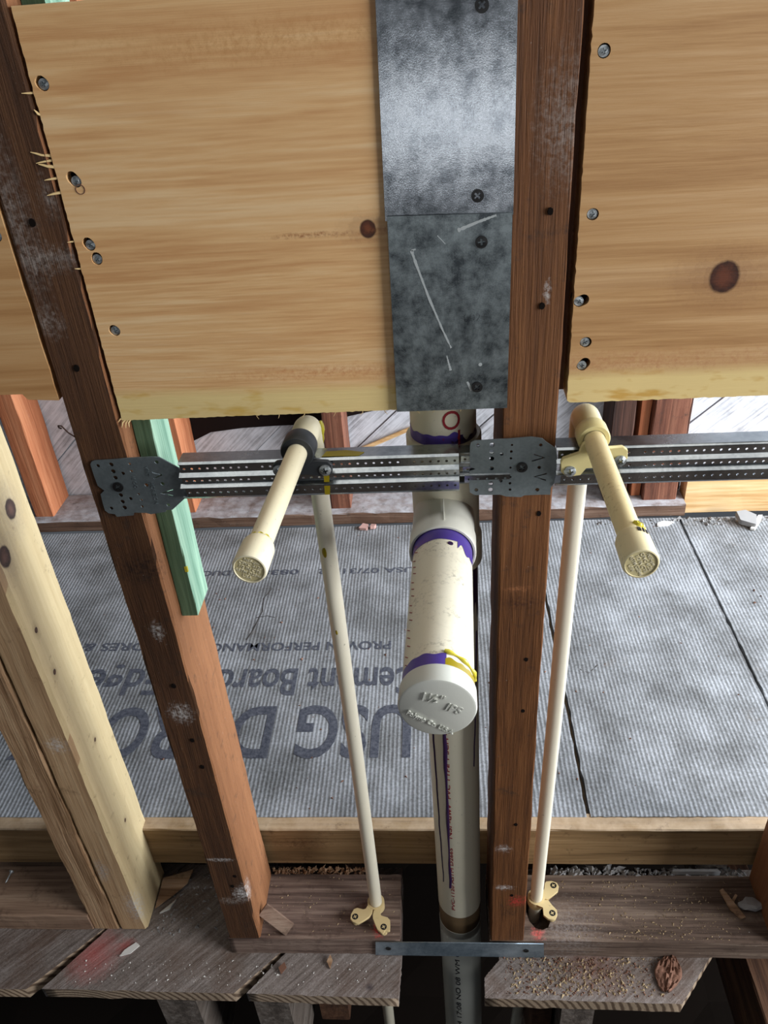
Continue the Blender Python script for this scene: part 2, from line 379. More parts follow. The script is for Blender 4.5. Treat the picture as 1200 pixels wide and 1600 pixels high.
def plankmat(name, stains=(), rot=0.0, seed=0.0, g=0):
    N = NT(name); P = N.obj()
    Q = N.scale(P, (0.05, 1, 1), (seed, seed, 0), (0, 0, rot)); 
    Q = N.n('ShaderNodeMapping', {'Vector': N.n('ShaderNodeMapping', {'Vector': P, 'Rotation': (0, 0, rot), 'Location': (seed, seed, 0)}).outputs[0], 'Scale': (0.05, 1, 1)}).outputs[0]
    a = N.noise(Q, 230.0, 5.0, 0.65); b = N.noise(P, 60.0, 6.0, 0.72); c = N.noise(P, 480.0, 4.0, 0.7)
    f = N.math('ADD', N.math('MULTIPLY', a, 0.5), N.math('ADD', N.math('MULTIPLY', b, 0.25), N.math('MULTIPLY', c, 0.25)))
    col = N.ramp(f, [(0.32, sl(66 + g, 56 + g, 50 + g)), (0.5, sl(118 + g, 108 + g, 102 + g)), (0.68, sl(156 + g, 148 + g, 144 + g))])
    d = N.sramp(N.noise(P, 16.0, 5.0, 0.65), 0.5, 0.72)
    col = N.mix(N.math('MULTIPLY', d, 0.6), col, sl(84, 58, 40))
    sp = N.sramp(N.noise(P, 420.0, 2.0), 0.70, 0.76)
    col = N.mix(N.math('MULTIPLY', sp, 0.7), col, sl(190, 184, 178))
    for (cc, r, sc, amt, stv) in stains:
        ff, _ = blob(N, P, cc, r, 0.9, stv, 0.8); col = N.mix(N.math('MULTIPLY', ff, amt), col, sc)
    # end grain rings on the sawn front edge
    geo = N.n('ShaderNodeNewGeometry').outputs['Normal']
    ny = N.math('LESS_THAN', N.n('ShaderNodeSeparateXYZ', {0: geo}).outputs[1], -0.6)
    rg = N.n('ShaderNodeTexWave', {'Vector': N.n('ShaderNodeMapping', {'Vector': P, 'Location': (seed * 0.05, 0, 0.06), 'Scale': (1, 0.0, 1.6)}).outputs[0], 'Scale': 34.0, 'Distortion': 2.2, 'Detail': 2.0}, wave_type='RINGS', rings_direction='Y').outputs[1]
    end = N.ramp(rg, [(0.15, sl(96 + g, 78 + g, 62 + g)), (0.6, sl(158 + g, 138 + g, 116 + g))])
    col = N.mix(ny, col, end)
    return N.out(col, 0.82, N.bump(f, 0.55, 0.003), spec=0.3)
REDP = sl(196, 84, 82)
MT['plank_a'] = plankmat('plank_a', rot=R_(-45), seed=1.0)
MT['plank_b'] = plankmat('plank_b', [((-0.095, -0.025, 0.01), 0.042, REDP, 0.5, (1, 1, 1)), ((-0.055, -0.015, 0.01), 0.014, REDP, 0.5, (1, 1, 1))], rot=R_(-45), seed=2.3, g=8)
MT['plank_c'] = plankmat('plank_c', [((0.04, -0.04, 0.01), 0.006, sl(60, 52, 56), 0.9, (1, 1, 1))], rot=R_(-45), seed=3.1, g=10)
MT['plank_d'] = plankmat('plank_d', [((-0.01, 0.0, 0.01), 0.05, sl(120, 80, 66), 0.5, (1, 1, 1))], rot=R_(-40), seed=4.7)
MT['joist'] = wood('joist', sl(62, 54, 48), sl(104, 94, 86), sl(136, 128, 120), 'Y', rough=0.8, bump=0.4, dirt=0.3)
MT['joist_brown'] = wood('joist_brown', sl(60, 40, 30), sl(100, 70, 52), sl(130, 96, 72), 'Y', rough=0.8, bump=0.4, dirt=0.3)
MT['shim'] = wood('shim', sl(88, 66, 54), sl(132, 108, 92), sl(160, 138, 120), 'X', rough=0.75, bump=0.4, dirt=0.3)
MT['chip'] = wood('chip', sl(110, 80, 58), sl(160, 126, 96), sl(190, 160, 130), 'X', rough=0.75, bump=0.3, dirt=0.2)
MT['splinter'] = plain('splinter', sl(226, 196, 140), 0.6)

MT['plate_upper'] = metal('galvanised_upper', sl(92, 97, 102), sl(146, 151, 156), 0.14, 0.82, 60.0, 1100.0, 0.03, 0.2, 0.40, 0.60)
MT['plate_lower'] = metal('galvanised_lower', sl(60, 66, 70), sl(138, 148, 150), 0.32, 0.68, 70.0, 1100.0, 0.06, 0.40, 0.38, 0.62)
MT['bracket_metal'] = metal('bracket_metal', sl(110, 116, 120), sl(176, 182, 184), 0.19, 0.97, 18.0, 300.0, 0.05)
MT['flange_metal'] = metal('flange_metal', sl(92, 101, 104), sl(132, 142, 144), 0.42, 0.55, 14.0, 400.0, 0.05, 0.15)
MT['strap_metal'] = metal('strap_metal', sl(112, 128, 140), sl(168, 182, 192), 0.45, 0.75, 26.0, 300.0, 0.05, 0.3)
MT['smear_paint'] = plain('smear_paint', sl(176, 182, 182), 0.7)
MT['screw_black'] = plain('screw_black', sl(52, 52, 52), 0.4, 0.7)
MT['screw_zinc'] = metal('screw_zinc', sl(140, 148, 150), sl(208, 214, 216), 0.36, 0.8, 300.0)
MT['clamp_black'] = plain('clamp_black', sl(46, 49, 52), 0.45)
MT['clamp_cream'] = plastic('clamp_cream', sl(218, 204, 146), 0.42)
MT['cpvc_cap'] = plastic('cpvc_cap', sl(226, 214, 172), 0.4, 0.3, tint=sl(214, 196, 146))
MT['base_cream'] = plastic('base_cream', sl(214, 192, 142), 0.45, 0.3)
MT['cpvc'] = plastic('cpvc', sl(232, 224, 194), 0.36, 0.12, tint=sl(218, 205, 164))
MT['cpvc_yellow'] = plastic('cpvc_yellow', sl(230, 214, 166), 0.4, 0.75, sl(122, 88, 34), tint=sl(214, 190, 130))
MT['cpvc_riser'] = plastic('cpvc_riser', sl(228, 222, 202), 0.36, 0.1, tint=sl(220, 210, 180))
MT['cap_face'] = plastic('cap_face', sl(208, 196, 150), 0.45)
MT['pvc'] = plastic('pvc_ivory', sl(222, 216, 194), 0.36, 0.15, tint=sl(210, 202, 170))
MT['pvc_scuffed'] = plastic('pvc_scuffed', sl(230, 224, 204), 0.38, 0.95, sl(70, 62, 48), tint=sl(208, 196, 160))
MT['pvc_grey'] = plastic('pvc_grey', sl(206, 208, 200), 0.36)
MT['pvc_white'] = plastic('pvc_white', sl(222, 222, 212), 0.34, 0.2)
MT['primer'] = plain('purple_primer', sl(84, 66, 150), 0.32)
MT['primer_dark'] = plain('purple_primer_dark', sl(52, 30, 70), 0.4)
MT['glue'] = plain('yellow_glue', sl(206, 192, 62), 0.25)
MT['glue_dark'] = plain('yellow_glue_dark', sl(150, 132, 24), 0.3)
MT['shade_brown'] = plain('shade_brown', sl(128, 104, 74), 0.6)
MT['ink_red'] = plain('ink_red', sl(150, 34, 44), 0.6)
MT['ink_black'] = plain('ink_black', sl(44, 42, 46), 0.6)
MT['white_chalk'] = plain('white_chalk', sl(222, 220, 214), 0.8)
MT['hole_dark'] = plain('hole_dark', sl(22, 16, 13), 0.9, spec=0.1)
MT['pink_chip'] = plain('pink_chip', sl(190, 150, 140), 0.8)
MT['leaf'] = plain('leaf', sl(120, 84, 66), 0.8)
MT['sawdust'] = plain('sawdust', sl(172, 150, 116), 0.9)
MT['rubble'] = plain('rubble', sl(150, 148, 146), 0.9)
MT['soil'] = plain('soil', sl(36, 30, 26), 0.95, spec=0.1)
MT['shade_black'] = plain('shade_black', sl(30, 22, 20), 0.9, spec=0.1)
MT['rust_wire'] = plain('rust_wire', sl(62, 40, 30), 0.7, 0.4)

def cement_mat(name, off):
    N = NT(name); P = N.obj()
    wv = N.n('ShaderNodeTexWave', {'Vector': N.n('ShaderNodeMapping', {'Vector': P, 'Location': (off, 0, 0)}).outputs[0], 'Scale': 54.0, 'Distortion': 0.9, 'Detail': 3.0, 'Detail Scale': 0.6}, wave_type='BANDS', bands_direction='X').outputs[1]
    n1 = N.noise(P, 12.0, 6.0, 0.65); n2 = N.noise(P, 260.0, 5.0, 0.7)
    rib = N.math('ADD', N.math('MULTIPLY', wv, 0.75), N.math('MULTIPLY', n2, 0.35))
    f = N.math('ADD', N.math('MULTIPLY', rib, 0.16), N.math('ADD', N.math('MULTIPLY', n1, 0.50), N.math('MULTIPLY', n2, 0.34)))
    col = N.ramp(f, [(0.36, sl(76, 75, 74)), (0.50, sl(118, 119, 120)), (0.64, sl(162, 164, 168))])
    sp = N.sramp(N.noise(P, 150.0, 3.0, 0.6), 0.735, 0.76)
    col = N.mix(N.math('MULTIPLY', sp, 0.85), col, sl(48, 44, 42))
    st = N.sramp(N.noise(P, 20.0, 5.0, 0.7), 0.62, 0.78)
    col = N.mix(N.math('MULTIPLY', st, 0.4), col, sl(112, 98, 84))
    return N.out(col, 0.78, N.bump(rib, 0.32, 0.0014), spec=0.3)
MT['cement'] = cement_mat('cement_board', 0.0)
MT['crack_dark'] = plain('crack_dark', sl(58, 54, 52), 0.9)
MT['cement_chip'] = plain('cement_chip', sl(120, 122, 124), 0.9)
def ink_mat():
    N = NT('print_ink'); P = N.obj()
    f = N.sramp(N.noise(P, 170.0, 4.0, 0.7), 0.38, 0.62)
    return N.out(N.mix(f, sl(58, 60, 70), sl(92, 94, 102)), 0.8, spec=0.2)
MT['print_ink'] = ink_mat()
def whitewash(name, seed):
    N = NT(name); P = N.obj()
    Q = N.n('ShaderNodeMapping', {'Vector': P, 'Scale': (0.06, 1, 1), 'Location': (seed, seed * 2, 0)}).outputs[0]
    a = N.noise(Q, 200.0, 5.0, 0.65); b = N.noise(P, 22.0, 5.0, 0.65)
    f = N.math('ADD', N.math('MULTIPLY', a, 0.6), N.math('MULTIPLY', b, 0.4))
    col = N.ramp(f, [(0.33, sl(132, 132, 136)), (0.5, sl(196, 198, 204)), (0.66, sl(226, 228, 234))])
    st = N.sramp(N.noise(P, 30.0, 5.0, 0.7), 0.64, 0.76)
    col = N.mix(N.math('MULTIPLY', st, 0.5), col, sl(150, 138, 122))
    return N.out(col, 0.75, N.bump(a, 0.35, 0.002), spec=0.3)
WW = [whitewash('whitewash_%d' % i, 1.7 * i) for i in range(3)]
MT['sill_far'] = wood('sill_far', sl(64, 44, 34), sl(100, 74, 58), sl(128, 104, 88), 'X', dust=sl(186, 186, 190), rough=0.75, bump=0.3, white=0.9, dirt=0.2)
MT['dark_floor'] = wood('dark_floor', sl(44, 34, 28), sl(66, 52, 42), sl(86, 70, 58), 'X', rough=0.8, bump=0.2, dirt=0.3)
MT['plywood'] = wood('plywood', sl(120, 100, 78), sl(150, 128, 100), sl(172, 150, 122), 'X', rough=0.75, bump=0.2, dirt=0.3)

# ------------------------------------------------------------------ STRUCTURE
# floor of the next room: cement boards over an underlayment
FZ = 0.118
bm = bmesh.new(); box(bm, -1.6, 1.5, 0.118, 0.775, FZ - 0.03, FZ - 0.0115)
floor = tag(mk('floor', bm, MT['plywood'], origin=(0, 0.11, FZ - 0.0115)), 'ribbed grey cement board floor behind the open stud wall', None, None, 'structure')
def ragged_rect(x0, x1, y0, y1, jx0, jx1, jy, n=46, seed=0):
    pts = []
    for k in range(n): pts.append((x0 + (x1 - x0) * k / n, y0 + jy * noise.noise(Vector((k * 0.8, seed, 0)))))
    for k in range(n): pts.append((x1 + jx1 * noise.noise(Vector((k * 0.7, seed + 3.1, 0))), y0 + (y1 - y0) * k / n))
    pts.append((x1, y1))
    for k in range(n): pts.append((x0 + jx0 * noise.noise(Vector(((n - k) * 0.7, seed + 6.1, 0))), y1 - (y1 - y0) * k / n))
    return pts
for x0, x1, s, dz in ((-1.6, 0.1735, 1, 0.0), (0.1785, 0.4555, 2, 0.0005), (0.4605, 1.5, 3, -0.001)):
    b = plate2d(ragged_rect(x0, x1, 0.111, 0.772, 0.0022 if x0 > -1 else 0, 0.0022 if x1 < 1 else 0, 0.0014, seed=s), [], 0.0115, XY(FZ - 0.00575 + dz))
    mk('cement_board', b, MT['cement'], floor)
# printing on the cement board, upside down for the viewer
def floor_text(body, xr, xl, ybase, h, bold=0.0):
    capk = h / 0.70
    b = text_bm(body, capk, 0.0002, lambda u, v, w: (xr - u, ybase - v, FZ + 0.0004 + w), bold=bold, fit=xr - xl)
    mk('printed_lettering', b, MT['print_ink'], floor)
floor_text('USG DUROCK', -0.050, -0.635, 0.2985, 0.094, 0.0022)
floor_text('Cement Board', -0.040, -0.352, 0.378, 0.056, 0.0012)
floor_text('EdgeGuard', -0.440, -0.740, 0.382, 0.056, 0.0012)
floor_text('PROVEN PERFORMANCE', -0.085, -0.395, 0.4385, 0.0185, 0.0004)
floor_text('SCORES & CUTS', -0.450, -0.690, 0.444, 0.0185, 0.0004)
floor_text('USA 07/31/22', -0.048, -0.225, 0.634, 0.0145, 0.0003)
floor_text('0838', -0.262, -0.332, 0.635, 0.0145, 0.0003)
floor_text('DUC', -0.390, -0.440, 0.636, 0.0145, 0.0003)

def crack(pts, r0, r1, seed):
    b = bmesh.new(); P = []
    for i in range(len(pts) - 1):
        for k in range(5):
            t = k / 5; P.append((pts[i][0] + (pts[i + 1][0] - pts[i][0]) * t + 0.003 * noise.noise(Vector((i * 5 + k, seed, 0))), pts[i][1] + (pts[i + 1][1] - pts[i][1]) * t + 0.003 * noise.noise(Vector((i * 5 + k, seed + 4, 0))), FZ))
    P.append((*pts[-1], FZ)); n = len(P)
    sweep(b, P, [(r0 + (r1 - r0) * k / n) * (1 + 0.6 * noise.noise(Vector((k * 0.9, seed, 2)))) for k in range(n)], 6)
    for v in b.verts: v.co.z = FZ + (v.co.z - FZ) * 0.45
    mk('crack', b, MT['crack_dark'] if seed < 6 else MT['cement_chip'], floor)
crack([(-0.304, 0.5802), (-0.3145, 0.5538), (-0.3108, 0.5192), (-0.3187, 0.4703), (-0.3251, 0.447)], 0.0007, 0.0014, 1)
crack([(-0.3191, 0.5027), (-0.300, 0.507), (-0.2857, 0.5018)], 0.0010, 0.0006, 2)
crack([(-0.3086, 0.3872), (-0.3132, 0.3323)], 0.0006, 0.0003, 3)
crack([(0.288, 0.540), (0.2935, 0.525), (0.3094, 0.5015)], 0.0010, 0.0012, 4)
crack([(0.1976, 0.3843), (0.207, 0.368), (0.2179, 0.3607), (0.234, 0.378)], 0.0012, 0.0014, 5)
crack([(0.300, 0.546), (0.318, 0.532), (0.314, 0.51)], 0.0012, 0.0010, 7)
crack([(0.205, 0.392), (0.222, 0.400), (0.2423, 0.3904)], 0.0014, 0.0012, 8)
crack([(0.15, 0.352), (0.19, 0.343), (0.28, 0.350), (0.44, 0.356)], 0.0004, 0.0004, 9)
# crawl space ground, photographer's floor, old diagonal plank subfloor
bm = bmesh.new(); bmesh.ops.create_grid(bm, x_segments=40, y_segments=40, size=2.6)
for v in bm.verts: v.co.z = -0.75 + 0.03 * noise.noise(v.co * 5); v.co.y -= 0.6
tag(mk('floor_crawl_space', bm, MT['soil'], origin=(0, 0, -0.75)), 'dark bare soil in the crawl space under the floor', None, None, 'structure')
bm = bmesh.new(); box(bm, -1.8, 1.8, -2.9, -0.34, -0.02, 0.0, 0.001)
tag(mk('floor_front_room', bm, MT['dark_floor'], origin=(0, -1.5, 0)), 'bare floor of the room in front of the stud wall', None, None, 'structure')

sub = empty('floor_subfloor', (-0.10, 0.03, -0.01)); tag(sub, 'worn grey diagonal plank subfloor with open joints', None, None, 'structure')
def rag(pts, j=0.0006, n=14, seed=0):
    out = []
    for i, p in enumerate(pts):
        q = pts[(i + 1) % len(pts)]
        for k in range(n):
            t = k / n
            jj = j if k else 0
            out.append((p[0] + (q[0] - p[0]) * t + jj * noise.noise(Vector((i * 3.3 + k * 0.9, seed, 0))), p[1] + (q[1] - p[1]) * t + jj * noise.noise(Vector((i * 3.3 + k * 0.9, seed + 5, 0)))))
    return out
PLK = [
 ('plank_a', [(-1.2, -0.047), (-0.5255, -0.0485), (-0.4545, 0.0264), (-0.366, 0.120), (-1.2, 0.120)], (-0.62, 0.03)),
 ('plank_b', [(-0.5059, -0.0475), (-0.2648, -0.0495), (-0.221, -0.0054), (-0.102, 0.115), (-0.365, 0.120), (-0.4468, 0.029)], (-0.36, 0.02)),
 ('plank_c', [(-0.2492, -0.0492), (-0.0657, -0.0525), (-0.0632, 0.0004), (-0.0640, 0.115), (-0.094, 0.115), (-0.213, -0.0053)], (-0.14, 0.0)),
 ('plank_d', [(0.0370, -0.0505), (0.2640, -0.0535), (0.3100, -0.0007), (0.410, 0.115), (0.058, 0.115), (0.0572, -0.006), (0.038, -0.027)], (0.18, 0.0)),
]
for i, (mn, pts, o) in enumerate(PLK):
    b = plate2d(rag(pts, seed=i, j=0.0014), [], 0.019, XY(-0.0095))
    mk('plank', b, MT[mn], sub, origin=(o[0], o[1], -0.01))

# wall at the back of the next room: diagonal whitewashed sheathing planks
wb = empty('wall_back', (0.0, 0.895, 0.14)); tag(wb, 'old whitewashed diagonal board sheathing on the far wall', None, None, 'structure')
ang = R_(43.5); W = 0.142
dirv = Vector((math.cos(ang), 0, math.sin(ang))); nrm = Vector((-math.sin(ang), 0, math.cos(ang)))
c0 = Vector((-0.824, 0.885, 0.193))
for k in range(-14, 13):
    ctr = c0 + nrm * (k + 0.5) * W
    b = bmesh.new()
    r = bmesh.ops.create_cube(b, size=1.0)
    for v in b.verts: v.co = Vector((v.co.x * 6.0, v.co.y * 0.018, v.co.z * (W - 0.0012 - 0.0008 * (k % 3))))
    # local frame: long axis local X; clip the plank at sill height, wall top and wall ends
    rotm = Matrix.Rotation(-ang, 4, 'Y'); base = Matrix.Translation(ctr + Vector((0, 0.009 + 0.0022 * ((k * 7) % 5 - 2) / 2, 0))) @ rotm
    inv = base.inverted()
    for pc, pn in (((0, 0, 0.12), (0, 0, -1)), ((0, 0, 1.5), (0, 0, 1)), ((-1.7, 0, 0), (-1, 0, 0)), ((1.7, 0, 0), (1, 0, 0))):
        lc = inv @ Vector(pc); ln = (inv.to_3x3() @ Vector(pn)).normalized()
        bmesh.ops.bisect_plane(b, geom=b.verts[:] + b.edges[:] + b.faces[:], plane_co=lc, plane_no=ln, clear_outer=True)
        es = [e for e in b.edges if e.is_boundary]
        if es: bmesh.ops.holes_fill(b, edges=es)
    if len(b.verts) < 4: b.free(); continue
    me = finish_mesh('sheathing_plank', b); me.materials.append(WW[k % 3])
    o = bpy.data.objects.new('sheathing_plank', me); COL.objects.link(o); o.parent = wb
    o.matrix_local = Matrix.Translation(-wb.location) @ base

# ------------------------------------------------------------------ far framing
bm = bmesh.new(); timber(bm, (-1.6, 0.47), (0.778, 0.880), (FZ, 0.144), 'X', 80, 0.0018, 0.002, 31)
tag(mk('sole_plate', bm, MT['sill_far'], origin=(-0.5, 0.83, FZ)), 'dusty brown sole plate lying along the foot of the far wall', 'sole plate', 'sole plates')
far = [
 (-0.826, -0.787, 'redwood_orange', 'orange painted stud on the far wall behind the pale doubled stud, left edge'),
 (-0.530, -0.4915, 'redwood_orange', 'orange brown far-wall stud seen just right of the green cleat'),
 (-0.2155, -0.1765, 'redwood_far', 'dark brown far-wall stud beside the elbow with the black clamp'),
 (0.318, 0.3585, 'redwood_black', 'nearly black far-wall stud right of the yellowed elbow'),
 (0.392, 0.455, 'redwood_far', 'wide brown far-wall stud right of the nearly black one'),
]
for i, (a, b_, mt, lb) in enumerate(far):
    bm = bmesh.new(); timber(bm, (a, b_), (0.798, 0.880), (0.144 if i < 4 else 0.118, 1.5), 'Z', 50, 0.0014, 0.0016, 40 + i)
    if i == 4:
        bm2 = bmesh.new(); timber(bm2, (0.372, 0.3905), (0.815, 0.882), (0.144, 1.5), 'Z', 40, 0.0012, 0.001, 47)
        tag(mk('filler_strip', bm2, MT['redwood_orange'], origin=(0.381, 0.85, 0.144)), 'narrow orange brown filler strip against the wide far-wall stud', 'wood strip')
    tag(mk('wall_stud', bm, MT[mt], origin=((a + b_) / 2, 0.84, 0.144 if i < 4 else 0.118)), lb, 'stud', 'far wall studs')
bm = bmesh.new(); timber(bm, (0.472, 1.4), (0.798, 0.836), (0.110, 0.193), 'X', 40, 0.0008, 0.0015, 60)
tag(mk('blocking_board', bm, MT['pine_block'], origin=(0.9, 0.815, 0.118)), 'clean pale pine board set along the base of the far wall', 'board')
bm = bmesh.new(); timber(bm, (0.4565, 0.471), (0.835, 0.882), (0.118, 1.5), 'Z', 40, 0.0008, 0.001, 61)  # dark strip set back beside the wide stud
tag(mk('filler_strip', bm, MT['redwood_black'], origin=(0.464, 0.85, 0.118)), 'dark recessed strip between the wide stud and the pale pine board', 'wood strip')
# black sheet painting the shaded cavity on the sheathing behind the left bay
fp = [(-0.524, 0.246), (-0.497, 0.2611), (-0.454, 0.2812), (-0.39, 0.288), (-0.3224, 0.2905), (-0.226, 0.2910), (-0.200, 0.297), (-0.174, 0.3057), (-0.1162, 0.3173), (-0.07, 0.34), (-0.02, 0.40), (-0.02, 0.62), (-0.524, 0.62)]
b = plate2d(fp, [], 0.002, XZ(0.8815)); tag(mk('shade_sheet', b, MT['shade_black'], origin=(-0.27, 0.8815, 0.246)), 'black sheet painting the shaded cavity over the pale sheathing behind the left elbow', 'shade sheet')
b = bmesh.new(); sweep(b, [(-0.182, 0.8775, 0.222), (-0.12, 0.8775, 0.247), (-0.048, 0.8775, 0.278)], [0.004, 0.0045, 0.004], 6)
tag(mk('lath_stick', b, MT['pine_block'], origin=(-0.12, 0.8775, 0.222)), 'thin pale stick leaning on the white sheathing left of the drain pipe', 'stick')

# ------------------------------------------------------------------ near stud wall: plates and studs
SZ = 0.033
def sole(name, poly, holes, mt, org, label):
    b = plate2d(rag(poly, 0.0011, 30, seed=len(label)), holes, SZ, XY(SZ / 2))
    return tag(mk(name, b, MT[mt], origin=org), label, 'sole plate', 'sole plates')
sole('sole_plate', [(-0.276, -0.001), (-0.0632, 0.0), (-0.0640, 0.0850), (-0.272, 0.0850)], [], 'sole_wood', (-0.17, 0.0425, 0.0), 'grey brown sole plate under the left redwood stud, ending left of the drain pipe')
hole = [(0.093, 0.036), (0.096, 0.0238), (0.1028, 0.0153), (0.1104, 0.0137), (0.1178, 0.0167), (0.1213, 0.0241), (0.121, 0.037), (0.1205, 0.048), (0.115, 0.0575), (0.107, 0.0605), (0.099, 0.0575), (0.094, 0.048)]
sole('sole_plate', [(0.0455, 0.0), (1.2, -0.002), (1.2, 0.0855), (0.0462, 0.0855)], [hole], 'sole_wood_right', (0.22, 0.0425, 0.0), 'dusty brown sole plate with a bored hole, right of the drain pipe')
bm = bmesh.new(); timber(bm, (-1.2, -0.4665), (0.026, 0.104), (0.0, SZ), 'X', 50, 0.001, 0.0015, 71)
tag(mk('sole_plate', bm, MT['sole_wood_left'], origin=(-0.7, 0.065, 0.0)), 'reddish brown sole plate left of the pale doubled stud', 'sole plate', 'sole plates')
bm = bmesh.new(); timber(bm, (-1.3, 1.40), (0.0925, 0.1175), (0.045, FZ - 0.0005), 'X', 90, 0.0007, 0.0015, 75)
tag(mk('ledger_board', bm, MT['ledger'], origin=(0.0, 0.105, 0.045)), 'pale pine ledger along the front edge of the cement board floor', 'ledger')
for xx in (-0.95, -0.34, 0.33, 0.9):
    bm = bmesh.new(); timber(bm, (xx, xx + 0.038), (0.121, 0.76), (-0.06, FZ - 0.0305), 'Y', 30, 0.001, 0.002, 76)
    tag(mk('floor_sleeper', bm, MT['joist'], origin=(xx, 0.4, -0.06)), ['leftmost sleeper under the cement board floor', 'sleeper under the cement board floor below the left redwood stud', 'sleeper under the cement board floor near the right stud', 'rightmost sleeper under the cement board floor'][[-0.95, -0.34, 0.33, 0.9].index(xx)], 'sleeper', 'floor sleepers')

def stud(x0, x1, y0, y1, z0, z1, mt, org, label, seed, j=0.001, ch=0.0016, n=150, group='near wall studs'):
    bm = bmesh.new(); timber(bm, (x0, x1), (y0, y1), (z0, z1), 'Z', n, j, ch, seed)
    return tag(mk('wall_stud', bm, MT[mt], origin=org), label, 'stud', group)
st_l = stud(-0.2745, -0.2363, 0.0, 0.0845, SZ, 1.5, 'redwood_dark', (-0.2554, 0.0425, SZ), 'dark redwood stud with plaster smears and the green cleat on its side', 3, 0.0010)
st_m = stud(0.0470, 0.0862, 0.0, 0.0845, SZ, 1.5, 'redwood_mid', (0.0666, 0.0425, SZ), 'reddish redwood stud right of the drain pipe with a red paint mark at its foot', 4, 0.0008, 0.0012)
st_r = stud(0.3775, 0.416, 0.0, 0.0845, SZ, 1.5, 'redwood_dark', (0.397, 0.0425, SZ), 'dark stud cut off by the right edge, foot just visible', 5)
stud(-0.4665, -0.4328, 0.0275, 0.110, 0.0, 1.5, 'fir_brown', (-0.45, 0.068, 0.0), 'outer left half of the pale doubled stud, rough brownish face', 6, 0.0016, 0.0016)
st_p = stud(-0.4318, -0.3940, 0.0275, 0.110, 0.001, 1.5, 'fir_pale', (-0.4129, 0.07, 0.0), 'inner right half of the pale doubled stud, smooth cream side face', 7, 0.0012, 0.004)
# old nail holes in the studs
def hole_dots(par, pts, r=0.0022):
    for (x, z) in pts:
        b = bmesh.new(); lathe(b, (x, 0.0012, z), (0, -1, 0), [(0, r), (0.0019, r)], 8)
        for v in b.verts: v.co.x += 0.0005 * noise.noise(v.co * 900); v.co.z = z + (v.co.z - z) * 1.25
        mk('nail_hole', b, MT['hole_dark'], par)
hole_dots(st_l, [(-0.2574, 0.8894), (-0.2564, 0.7887), (-0.2528, 0.470), (-0.2500, 0.395), (-0.2475, 0.355), (-0.2520, 0.145), (-0.246, 0.165)])
hole_dots(st_m, [(0.0715, 0.8189), (0.0738, 0.8793), (0.0768, 0.653), (0.0725, 0.4976), (0.0719, 0.4324), (0.0704, 0.2606), (0.0695, 0.130)], 0.0019)
b = bmesh.new(); sweep(b, [(-0.2810, -0.001, 0.7415), (-0.2830, -0.001, 0.7425), (-0.2825, -0.002, 0.7445), (-0.2795, -0.003, 0.7448), (-0.2765, -0.002, 0.7385), (-0.2735, 0.002, 0.732)], 0.0006, 6)
tag(mk('bent_nail', b, MT['rust_wire'], origin=(-0.2735, 0.0, 0.732)), 'thin bent rusty nail hooked out of the left redwood stud edge', 'nail')

# green treated cleat
bm = bmesh.new(); timber(bm, (-0.2358, -0.2210), (0.0200, 0.0585), (0.5385, 1.06), 'Z', 40, 0.0005, 0.0006, 9)
cl = tag(mk('cleat', bm, MT['green_treated'], origin=(-0.2284, 0.04, 0.5385)), 'green pressure-treated cleat on the side of the left redwood stud', 'cleat')
b = bmesh.new(); box(b, -0.2232, -0.2202, 0.0195, 0.0216, 0.588, 0.594, 0.0004); mk('glue_drop', b, MT['glue'], cl)
bm = bmesh.new(); timber(bm, (0.0868, 0.1005), (0.022, 0.060), (0.7475, 1.1), 'Z', 30, 0.0005, 0.0006, 10)
tag(mk('cleat', bm, MT['redwood_black'], origin=(0.094, 0.04, 0.7475)), 'dark cleat in the gap behind the left edge of the right pine board', 'cleat')

# ------------------------------------------------------------------ screws (shared meshes)
def screw_mesh(name, r, mat, arm, dome=0.0006, rim=None):
    a, w = arm, arm * 0.28
    cross = [(w, a), (-w, a), (-w, w), (-a, w), (-a, -w), (-w, -w), (-w, -a), (w, -a), (w, -w), (a, -w), (a, w), (w, w)]
    b = plate2d(circ(0, 0, r, 24), [cross], 0.0011, lambda u, v, z: (u, v, 0.0006 + z + dome * (1 - (u * u + v * v) / (r * r)) * (1 if z > 0 else 0)))
    lathe(b, (0, 0, -0.006), (0, 0, 1), [(0, r * 0.35), (0.0035, r * 0.45), (0.0052, r * 0.98), (0.00605, r * 0.98)], 20)
    me = finish_mesh(name, b, 30); me.materials.append(mat); return me
SC_B = screw_mesh('screw_black_head', 0.0039, MT['screw_black'], 0.0023, 0.0002)
SC_P = screw_mesh('screw_pan_head', 0.0042, MT['screw_zinc'], 0.0021, 0.0014)
SC_Z = screw_mesh('screw_zinc_head', 0.0030, MT['screw_zinc'], 0.0015, 0.0004)
FRONT = (PI / 2, 0, 0)
def screw_front(me, x, y, z, par, ang=0.0, sc=1.0, rx=0.0):
    m = Matrix.Rotation(PI / 2 + rx, 4, 'X') @ Matrix.Rotation(ang, 4, 'Z')
    return inst('screw', me, (x, y, z), m.to_euler(), par, sc)
def screw_up(me, x, y, z, par, ang=0.0, sc=1.0):
    return inst('screw', me, (x, y, z), (0, 0, ang), par, sc)

